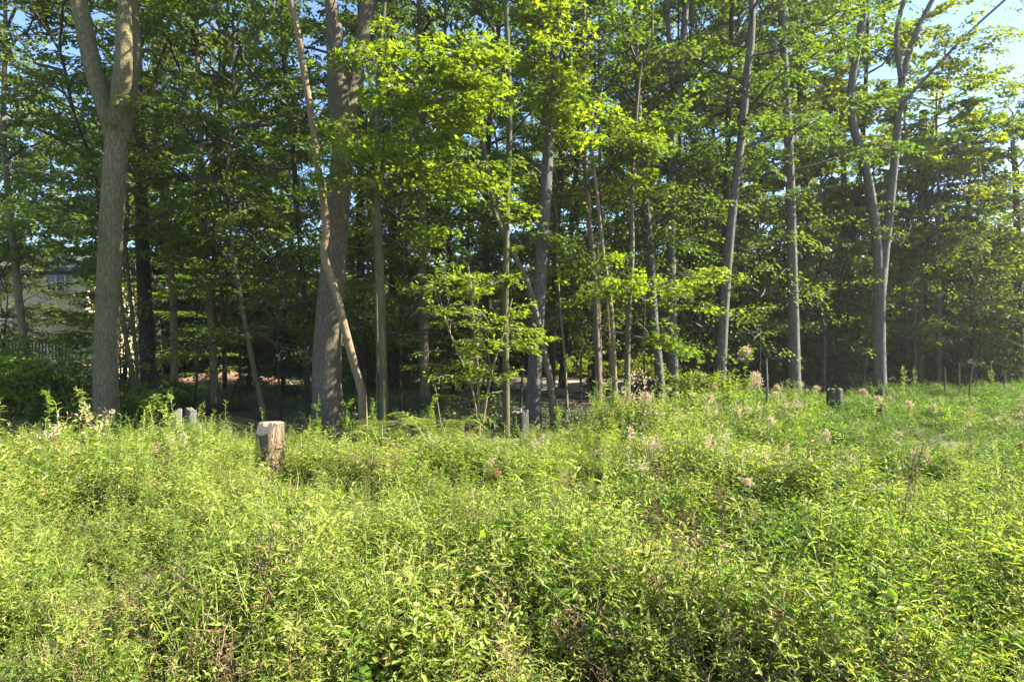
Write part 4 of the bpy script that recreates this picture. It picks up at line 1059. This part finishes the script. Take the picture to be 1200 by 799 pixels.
# arching grass clumps
def grass_clump(label, px, Y, nb, L, seed, lean=(0, 0)):
    rng = np.random.default_rng(seed); p = gpt(px, Y)
    t = thing('grass_clump', label, 'grass', p, 'arching grass clumps')
    mb = MB()
    for k in range(nb):
        a = rng.uniform(0, 6.28); l = L * rng.uniform(.6, 1.1); w = rng.uniform(.004, .008)
        d = np.array([math.cos(a) + lean[0], math.sin(a) + lean[1], 0]) * rng.uniform(.25, .7)
        q = np.linspace(0, 1, 8)[:, None]
        pts = np.array([math.cos(a), math.sin(a), 0]) * .04 + d * l * q ** 1.3 + UP * (l * (1.25 * q - 1.0 * q ** 2.3))
        sd = nrm(np.cross(nrm(d), UP)) * w * (1.05 - q)
        v = np.stack([pts - sd, pts + sd], 1).reshape(-1, 3)
        mb.add(v, [(2 * i, 2 * i + 1, 2 * i + 3, 2 * i + 2) for i in range(7)], 0, rng.uniform(0, 1))
    mb.obj('blade', M['grass'], t, stuff=True)
grass_clump('tall arching grass clump with hanging blades left of the pale stump', 243, 9.2, 150, 1.15, 1, (.25, -.1))
grass_clump('smaller arching grass clump beside the taller clump', 205, 9.3, 70, .95, 2, (-.2, 0))
grass_clump('grass tuft bending over at the far left edge of the weeds', 12, 10.2, 80, 1.0, 3)
grass_clump('small grass tuft in the weeds right of the pale stump', 372, 7.9, 60, .5, 4)
grass_clump('thin pale grass tuft in the right foreground', 838, 3.4, 14, .5, 5)

# tall single weeds
def tall_weed(label, px, Y, h, seed, head=0.0, leafm='weed_green', stem='stem_green', nl=46, ll=.07, lean=0.0, group='tall weeds with dried heads', hl=1.0, name='tall_weed', cat='weed', headm='pappus', nbr=5, lo=.12, hi=.92):
    rng = np.random.default_rng(seed); p = gpt(px, Y)
    t = thing(name, label, cat, p, group)
    q = np.linspace(0, 1, 9)[:, None]
    pts = UP * h * q + np.array([lean, 0, 0]) * h * q ** 1.5 + np.cumsum(rng.standard_normal((9, 3)) * [.012, .012, 0], 0) * (q > 0)
    pts[0, 2] -= .05
    mb = MB(); tube(mb, pts, np.linspace(.006, .0028, 9), 6)
    ends = [pts[-1]]
    axes = [(pts, 1.0)]
    for b in range(nbr):
        i = rng.integers(4, 8); a = rng.uniform(0, 6.28); l = h * rng.uniform(.08, .2)
        e = pts[i] + np.array([math.cos(a) * .5, math.sin(a) * .5, .8]) * l
        bp = np.stack([pts[i], (pts[i] + e) / 2 + [0, 0, -.01], e]); tube(mb, bp, [.003, .0025, .0015], 5); axes.append((bp, .6)); ends.append(e)
    mb.obj('stem', M[stem], t)
    if nl:
        lf = MB()
        for ax_, sc_ in axes:
            m = nl if sc_ == 1 else nl // 5
            w = rng.uniform(lo if sc_ == 1 else .2, hi if sc_ == 1 else 1, m); x = w * (len(ax_) - 1); i = np.minimum(x.astype(int), len(ax_) - 2)
            pos = ax_[i] + (ax_[i + 1] - ax_[i]) * (x - i)[:, None]; a = rng.uniform(0, 6.28, m)
            ld = np.stack([np.cos(a), np.sin(a), rng.uniform(-.5, .6, m)], -1); sz = ll * rng.uniform(.6, 1.3, m) * (1.2 - .6 * w)
            leaves(lf, pos, ld, UP + rng.standard_normal((m, 3)) * .35, sz, sz * .34, T_LANCE, rng.uniform(.2, 1, m))
        lf.obj('foliage', M[leafm], t, smooth=False, stuff=True)
    if head:
        hd = MB()
        c0 = ends if head < .12 else ends[:1]
        for c in c0:
            m = int(420 * (head / .1) ** 1.3) if c is ends[0] else int(90 * (head / .1))
            s = head if c is ends[0] else head * .5
            # drooping plume: tufts of bristles along a few curved sprays
            for k in range(7 if c is ends[0] else 3):
                a = rng.uniform(0, 6.28); l = s * rng.uniform(.7, 1.3)
                tt = rng.uniform(0, 1, m // 7)
                pos = c + np.array([math.cos(a), math.sin(a), 0]) * (l * .8 * tt)[:, None] + UP * (hl * (l * .55 * tt - l * .9 * tt ** 2) - (hl - 1) * s * 1.2 * rng.uniform(0, 1, m // 7))[:, None] + rng.standard_normal((m // 7, 3)) * s * .13
                dd = rng.standard_normal((m // 7, 3)) + UP * .5
                leaves(hd, pos, dd, rng.standard_normal((m // 7, 3)), s * .34 * rng.uniform(.5, 1.2, m // 7), s * .11, T_DIAMOND, rng.uniform(.2, 1, m // 7))
        hd.obj('seed_head', M[headm], t, smooth=False, stuff=True)
    return t
TW = [  # label, px, Y, height, head size
 ('tallest weed, leafy with one big fluffy tan head', 872, 10.0, 1.74, .15, 1.6, .05, 190),
 ('weed with a long pale drooping plume right of the tallest weed', 884, 10.3, 1.30, .14, 2.2, 0, 16),
 ('leafy weed topped by a pale tuft, before the reddish slim trunk', 702, 10.2, 1.12, .075, 1.3, .08, 70),
 ('weed with a small round tan head, right of the reddish slim trunk', 776, 10.8, 1.0, .07, 1.0, .1, 30),
 ('weed with a drooping tan head under the drooping leaf sprays', 790, 10.5, .95, .07, 1.4, .08, 30),
 ('weed with ragged tan tufts left of the leaning grey trunk', 816, 10.6, .92, .08, 1.0, -.1, 26),
 ('short weed with a pale tuft at the foot of the leaning grey trunk', 838, 11.5, .93, .07, 1.2, 0, 26),
 ('dry weed with a wide tan head just right of the tallest weed stem', 902, 11.0, .86, .08, 1.0, .1, 24),
 ('weed with a pale tan head just left of the grey stump', 955, 11.5, .90, .07, 1.0, .06, 30),
 ('weed with a big tan head left of the small dark stub', 1008, 12.0, .80, .10, 1.5, .05, 26),
 ('weed whose tan head hangs beside the small dark stub', 1026, 12.2, .66, .09, 1.7, .05, 24),
 ('weed with a tan head right of the small dark stub', 1063, 11.5, .60, .09, 1.6, .05, 26),
 ('weed with a rusty tan head, second right of the small dark stub', 1092, 11.2, .58, .07, 2.0, .05, 24),
 ('withered weed with a tan tuft low in the middle right', 880, 5.2, .55, .07, 1.6, .0, 20),
 ('withered weed with a tan tuft right of the low tan plume', 999, 5.6, .66, .07, 1.9, .0, 24),
 ('dry leaning weed with a ragged tan top below the tallest weed', 905, 8.2, .8, .09, 1.3, .1, 24),
 ('slim weed with a ragged tan head left of the slim lit trunk', 722, 10.4, .95, .075, 1.7, -.06, 24),
 ('leaning weed with a tan plume right of the slim lit trunk', 748, 10.0, .98, .08, 2.0, .12, 22),
 ('weed with two tan tufts before the grey brown leaning trunk', 763, 9.4, .98, .075, 1.4, .04, 30),
 ('tan headed weed before the small light bush', 826, 9.6, 1.02, .085, 1.8, .08, 26),
 ('drooping tan plume between the wooden stake and pale grey trunk', 917, 11.4, .96, .085, 2.0, -.08, 20),
 ('tan headed weed at the foot of the smooth pale grey trunk', 934, 12.4, .92, .08, 1.6, .06, 22),
 ('low withered weed with a pale plume beside the thin dark stalk', 958, 7.4, .74, .08, 2.1, .1, 18),
 ('dry weed with a small brown head in the right foreground', 847, 3.9, .4, .05, 1.4, .0, 16),
]
for k, (lab, px, Y, h, hd_, hl, lean, nl) in enumerate(TW):
    tall_weed(lab, px, Y, h, 500 + k, hd_, 'weed' if k % 3 else 'weed_green', 'stem_green' if k % 2 == 0 else 'stem_brown', nl, .075, lean, hl=hl)
tall_weed('withered weed with an orange brown leafy top at the right edge', 1192, 7.4, .55, 530, .06, headm='orange', nl=20, hl=1.0)
tall_weed('withered weed with a russet top left of the orange brown one', 1140, 8.5, .62, 531, .05, nl=16, hl=1.4, leafm='weed_dry')
tall_weed('weed with a bright red leaf tip in the middle foreground', 577, 5.2, .6, 532, .04, headm='red', nl=30, leafm='weed', hl=1.6)
BS = 'bare brown stalks in the foreground'
for k, (lab, px, Y, h, lean) in enumerate([
    ('tall thin red brown stalk with sparse leaves at right foreground', 1048, 4.3, .95, .12), ('dark bare stalk leaning right in the middle right', 985, 6.6, .92, .1),
    ('thin dark stalk left of the leaning dark stalk', 953, 6.9, .84, -.02), ('reddish stalk behind the tall thin red brown stalk', 1066, 5.2, .85, .15),
    ('short brown stalk low in the right foreground', 972, 3.3, .48, .0), ('slender brown stalk at bottom right', 1085, 3.0, .5, .1),
    ('brown stalk rising at the left of the low tan plume', 846, 4.6, .6, .03), ('brown stalk near the right edge of the clearing', 1172, 5.6, .62, .1)]):
    tall_weed(lab, px, Y, h, 540 + k, 0, 'weed_dry', 'stem_red', 9, .06, lean, BS, name='brown_stalk', cat='stalk', lo=.35)
LS = 'leafy green weeds rising above the others'
for k, (lab, px, Y, h, lean) in enumerate([
    ('leafy green weed rising above the others left of the forked tree', 55, 8.6, 1.0, .05), ('leafy pale weed spike before the forked tree, left side', 100, 8.8, 1.0, -.03),
    ('leafy weed spike before the forked tree, right side', 178, 8.7, .95, .06), ('leafy weed rising left beside the arching grass clump', 190, 8.6, 1.02, .08),
    ('yellowish leafy weed at the foot of the thickest trunk', 372, 9.0, 1.05, .05), ('leafy weed bending right at the foot of the thickest trunk', 400, 9.2, .95, .12),
    ('reddish tinged weed at the foot of the slim pale green trunk', 440, 10.0, .9, .0), ('leafy pale weed before the straight brown trunk', 505, 10.2, .95, .05),
    ('leafy weed right of the blackish stump', 655, 9.8, .85, .02), ('leafy green weed rising left of the pale tuft weed', 740, 9.6, .92, -.06),
    ('bushy leafy weed left of the tallest weed', 858, 10.1, 1.05, -.12), ('bushy leafy weed crowding the tallest weed on its right', 880, 9.9, .98, .12),
    ('pale leafy spike right of the twin stemmed tree', 1072, 17.0, 1.2, .02), ('second pale leafy spike right of the twin stemmed tree', 1058, 18, 1.3, .02),
    ('leafy spike beside the grey dead stalk', 1162, 18, 1.05, .0)]):
    tall_weed(lab, px, Y, h, 560 + k, 0, 'weed' if k % 2 else 'weed_green', 'stem_green', 70, .075, lean, LS, name='leafy_weed', nbr=8)

# ------------------------------------------------------------------ house behind the trees at the left
M['siding'] = plain_mat('siding', (.72, .58, .33), .7, .08, 3)
M['trim'] = plain_mat('trim', (.62, .58, .46), .6, .06, 4)
M['roofing'] = plain_mat('roofing', (.055, .055, .058), .9, .3, 30)
M['wood_dark'] = plain_mat('wood_dark', (.09, .065, .045), .85, .3, 8)
M['brick_red'] = plain_mat('brick_red', (.30, .115, .06), .9, .25, 12)
M['white'] = plain_mat('white', (.75, .75, .73), .5, .04, 4)
def glass():
    m, nt, out = new_mat('window_glass')
    p = N(nt, 'ShaderNodeBsdfPrincipled'); p.inputs['Base Color'].default_value = (.02, .025, .028, 1); p.inputs['Roughness'].default_value = .06
    nt.links.new(p.outputs[0], out.inputs[0]); return m
M['glass'] = glass()
HYF = 28.0
def hx(px): return (px - 600) / F * HYF
def hz(py): return CAMZ - (py - HY) / F * HYF
ho = np.array([hx(60), HYF, 0.0])
house = thing('house', 'beige clapboard house half hidden by leaves at the far left', 'house', ho)
def hbox(name, mat, lo, hi, parent=house, stuff=False):
    mb = MB(); box(mb, lo, hi); return mb.obj(name, M[mat], parent, ho if parent is house else None, smooth=False, stuff=stuff)
xl, xr = hx(-160), hx(116)
hbox('wall', 'siding', (xl, HYF, -.1), (xr, HYF + 4, hz(318)))
mb = MB(); z = .3
while z < hz(320):
    for (a, b) in ((xl, hx(9)), (hx(18), xr)):
        vx = [(a, HYF - .005, z + .19), (b, HYF - .005, z + .19), (b, HYF - .035, z), (a, HYF - .035, z), (a, HYF - .001, z), (b, HYF - .001, z)]
        mb.add(vx, [(0, 3, 2, 1), (3, 4, 5, 2)])
    z += .2
mb.obj('siding', M['siding'], house, ho, smooth=False, stuff=True)
bay0, bay1 = hx(63), hx(113)
hbox('bay', 'siding', (bay0, HYF - .7, hz(368)), (bay1, HYF - .04, hz(320)))
mb = MB(); z = hz(367)
while z < hz(345) - .15:
    mb.add([(bay0 - .01, HYF - .705, z + .19), (bay1, HYF - .705, z + .19), (bay1, HYF - .735, z), (bay0 - .01, HYF - .735, z)], [(0, 3, 2, 1)]); z += .2
mb.obj('siding', M['siding'], house, ho, smooth=False, stuff=True)
hbox('bay_base', 'wood_dark', (bay0 - .05, HYF - .75, hz(371.5)), (bay1 + .05, HYF - .04, hz(368) - .003))
def window(a, b, top, bot, y, n=1, parent=house):
    fr = MB(); x0, x1, z0, z1 = hx(a), hx(b), hz(bot), hz(top)
    for lo, hi in (((x0, y - .05, z0), (x0 + .07, y, z1)), ((x1 - .07, y - .05, z0), (x1, y, z1)), ((x0 + .071, y - .048, z1 - .07), (x1 - .071, y, z1)), ((x0 + .071, y - .06, z0), (x1 - .071, y, z0 + .07))):
        box(fr, lo, hi)
    for k in range(1, n):
        xm = x0 + (x1 - x0) * k / n; box(fr, (xm - .04, y - .046, z0 + .071), (xm + .04, y, z1 - .071))
    w = fr.obj('window', M['trim'], house, ho, smooth=False)
    p = MB()
    box(p, (x0 + .072, y - .02, z0 + .072), (x1 - .072, y - .012, z1 - .072)); p.obj('pane', M['glass'], w, ho, smooth=False)
window(69, 92, 323, 344, HYF - .74, 2)
window(37, 55, 370, 379, HYF - .036)
window(-12, 6, 330, 350, HYF - .036)
mb = MB(); tube(mb, [(hx(16.5), HYF - .1, 0), (hx(16.5), HYF - .1, hz(330)), (hx(13), HYF - .3, hz(322))], .06, 8); mb.obj('downspout', M['white'], house, ho)
mb = MB()
zt = hz(318)
mb.add([(xl - .4, HYF - .9, zt - .1), (xr + .4, HYF - .9, zt - .1), (xr + .4, HYF + 2, zt + 1.0), (xl - .4, HYF + 2, zt + 1.0), (xl - .4, HYF + 4.6, zt - .1), (xr + .4, HYF + 4.6, zt - .1),
        (xl - .4, HYF - .9, zt - .25), (xr + .4, HYF - .9, zt - .25), (xr + .4, HYF + 4.6, zt - .25), (xl - .4, HYF + 4.6, zt - .25)],
       [(0, 1, 2, 3), (3, 2, 5, 4), (6, 7, 1, 0), (8, 9, 4, 5), (9, 8, 7, 6)])
mb.add([(xl - .4, HYF - .9, zt - .25), (xl - .4, HYF - .9, zt - .1), (xl - .4, HYF + 2, zt + 1.0), (xl - .4, HYF + 4.6, zt - .1), (xl - .4, HYF + 4.6, zt - .25)], [(0, 1, 2, 3, 4)])
mb.add([(xr + .4, HYF - .9, zt - .25), (xr + .4, HYF - .9, zt - .1), (xr + .4, HYF + 2, zt + 1.0), (xr + .4, HYF + 4.6, zt - .1), (xr + .4, HYF + 4.6, zt - .25)], [(4, 3, 2, 1, 0)])
mb.obj('roof', M['roofing'], house, ho, smooth=False)
# deck with a railing under the bay
dk = thing('deck', 'dark wooden deck with a railing below the house bay', 'deck', (hx(95), HYF - 3, 0))
do = np.array([hx(95), HYF - 3, 0.0])
mb = MB(); box(mb, (hx(58), HYF - 3, .9), (hx(140), HYF - .76, 1.05)); mb.obj('floor', M['wood_dark'], dk, do, smooth=False)
mb = MB(); box(mb, (hx(58), HYF - 3.0, 1.95), (hx(140), HYF - 2.9, 2.03)); mb.obj('handrail', M['wood_dark'], dk, do, smooth=False)
first = None
for k in range(24):
    xx = hx(58) + (hx(140) - hx(58) - .06) * k / 23
    if first is None:
        mb = MB(); box(mb, (-.02, 0, 1.052), (.02, .04, 1.948)); first = mb.obj('baluster', M['trim' if k % 9 == 8 else 'wood_dark'], dk, smooth=False); o = first
    else:
        o = first.copy(); C.objects.link(o)
    o.location = (xx - do[0] + .03, .03, 0)
for k in range(4):
    xx = hx(60) + (hx(138) - hx(60)) * k / 3
    mb = MB(); box(mb, (xx - .07, HYF - 2.8, -.1), (xx + .07, HYF - 2.66, .898)); mb.obj('post', M['wood_dark'], dk, do, smooth=False)

# ------------------------------------------------------------------ far ground features
def blob_sheet(name, cx, cy, rx, ry, h, mat, seed, label=None, z0=.02):
    rng = np.random.default_rng(seed); mb = MB(); m, n = 40, 9
    ang = np.arange(m) / m * 6.2832; e = 1 + .15 * np.sin(ang * 3 + 1) + .08 * np.sin(ang * 7)
    v = [(cx, cy, float(gz(cx, cy)) + h + z0)]
    for i in range(1, n):
        q = i / (n - 1); r = q * e; x = cx + rx * r * np.cos(ang); y = cy + ry * r * np.sin(ang)
        zz = gz(x, y) + z0 - .05 * (q > .99) + h * np.cos(np.minimum(q, 1) * math.pi / 2) + rng.normal(0, .02 + .04 * h, m) * (q < .9)
        v += list(np.stack([x, y, zz], -1))
    mb.add(v, [(0, 1 + j, 1 + (j + 1) % m) for j in range(m)])
    mb.f.append(np.array([(1 + (i - 1) * m + j, 1 + i * m + j, 1 + i * m + (j + 1) % m, 1 + (i - 1) * m + (j + 1) % m) for i in range(1, n - 1) for j in range(m)], np.int32)); mb.m.append(np.zeros((n - 2) * m, np.int32))
    o = mb.obj(name, M[mat]); o['kind'] = 'structure'
    if label: o['label'] = label
    return o
M['gravel'] = plain_mat('gravel', (.33, .28, .22), .95, .4, 14, 0, .6)
M['lawn'] = plain_mat('lawn', (.085, .14, .02), .95, .35, 9, 0, .8)
M['earth'] = plain_mat('earth', (.22, .12, .075), .95, .35, 7, 0, .8)
blob_sheet('gravel_path', hx(660) * 27 / 28, 27, 4.2, 2.2, .03, 'gravel', 1, z0=.05)
blob_sheet('lawn', (255 - 600) / F * 23.5, 23.5, 4.2, 2.2, .03, 'lawn', 2, z0=.06)
blob_sheet('earth_bank', (262 - 600) / F * 27.6, 27.6, 2.8, 1.2, .42, 'earth', 3)

# bright hedge behind the clearing in the middle
hd0 = np.array([(715 - 600) / F * 31, 31.0, 0.0])
hed = thing('hedge', 'bright sunlit low hedge behind the gravel clearing', 'hedge', hd0)
rng = np.random.default_rng(61); lf, tw = MB(), MB()
for k in range(150):
    p = np.array([rng.uniform(-2.9, 2.9), rng.uniform(-.6, .6), rng.uniform(.1, 1.05)])
    spray(lf, tw, rng, p, rng.standard_normal(3) + UP * .9, .5, 44, .11, T_DIAMOND, .5, flat=.6, tm=.7, twig=True)
for k in range(24):
    x = -2.8 + k * .24; tube(tw, [(x, 0, -.1), (x + rng.normal(0, .1), rng.normal(0, .2), .5), (x + rng.normal(0, .2), rng.normal(0, .3), 1)], [.02, .014, .006], 5)
lf.obj('foliage', M['leaf_bright'], hed, smooth=False, stuff=True); tw.obj('stem', M['twig'], hed, stuff=True)

# brown shed deep behind the middle trunks
sY = 33.0
def sx(px): return (px - 600) / F * sY
def sz(py): return CAMZ - (py - HY) / F * sY
so_ = np.array([sx(520), sY, 0.0])
shed = thing('shed', 'dim red brown timber shed behind the bushy bright green sapling', 'shed', so_)
mb = MB(); box(mb, (sx(462), sY, -.1), (sx(578), sY + 3, sz(372))); mb.obj('wall', M['brick_red'], shed, so_, smooth=False)
x = sx(462); pl = None
while x < sx(578) - .25:
    if pl is None:
        mb = MB(); box(mb, (0, -.03, .05), (.255, 0, sz(372) - .02)); pl = mb.obj('plank', M['brick_red'], shed, smooth=False); o = pl
    else:
        o = pl.copy(); C.objects.link(o)
    o.location = (x - so_[0] + .01, -.002 - .008 * (int(x * 10) % 2), 0); x += .275
mb = MB(); box(mb, (sx(487), sY - .06, .02), (sx(500), sY - .035, 2.0)); mb.obj('door', M['wood_dark'], shed, so_, smooth=False)
zt = sz(372); a, b = sx(456), sx(584)
mb = MB(); mb.add([(a, sY - .4, zt), (b, sY - .4, zt), (b, sY + 1.5, zt + 1.0), (a, sY + 1.5, zt + 1.0), (a, sY + 3.4, zt), (b, sY + 3.4, zt), (a, sY - .4, zt - .1), (b, sY - .4, zt - .1), (b, sY + 3.4, zt - .1), (a, sY + 3.4, zt - .1)],
       [(0, 1, 2, 3), (3, 2, 5, 4), (6, 7, 1, 0), (8, 9, 4, 5), (9, 8, 7, 6)])
mb.add([(a, sY - .4, zt - .1), (a, sY - .4, zt), (a, sY + 1.5, zt + 1.0), (a, sY + 3.4, zt), (a, sY + 3.4, zt - .1)], [(0, 1, 2, 3, 4)])
mb.add([(b, sY - .4, zt - .1), (b, sY - .4, zt), (b, sY + 1.5, zt + 1.0), (b, sY + 3.4, zt), (b, sY + 3.4, zt - .1)], [(4, 3, 2, 1, 0)])
mb.obj('roof', M['roofing'], shed, so_, smooth=False)

# ------------------------------------------------------------------ thin pale volume, added to lift far shadows and imitate lens glare
hm, hnt, hout = new_mat('glare_haze')
pv = N(hnt, 'ShaderNodeVolumePrincipled')
pv.inputs['Color'].default_value = (.97, .95, .92, 1); pv.inputs['Density'].default_value = .0005; pv.inputs['Anisotropy'].default_value = .4
hnt.links.new(pv.outputs[0], hout.inputs['Volume'])
mb = MB(); box(mb, (-1600, -1600, -1.5), (1600, 1600, 30)); hz_ = mb.obj('glare_haze', hm, smooth=False); hz_['kind'] = 'stuff'
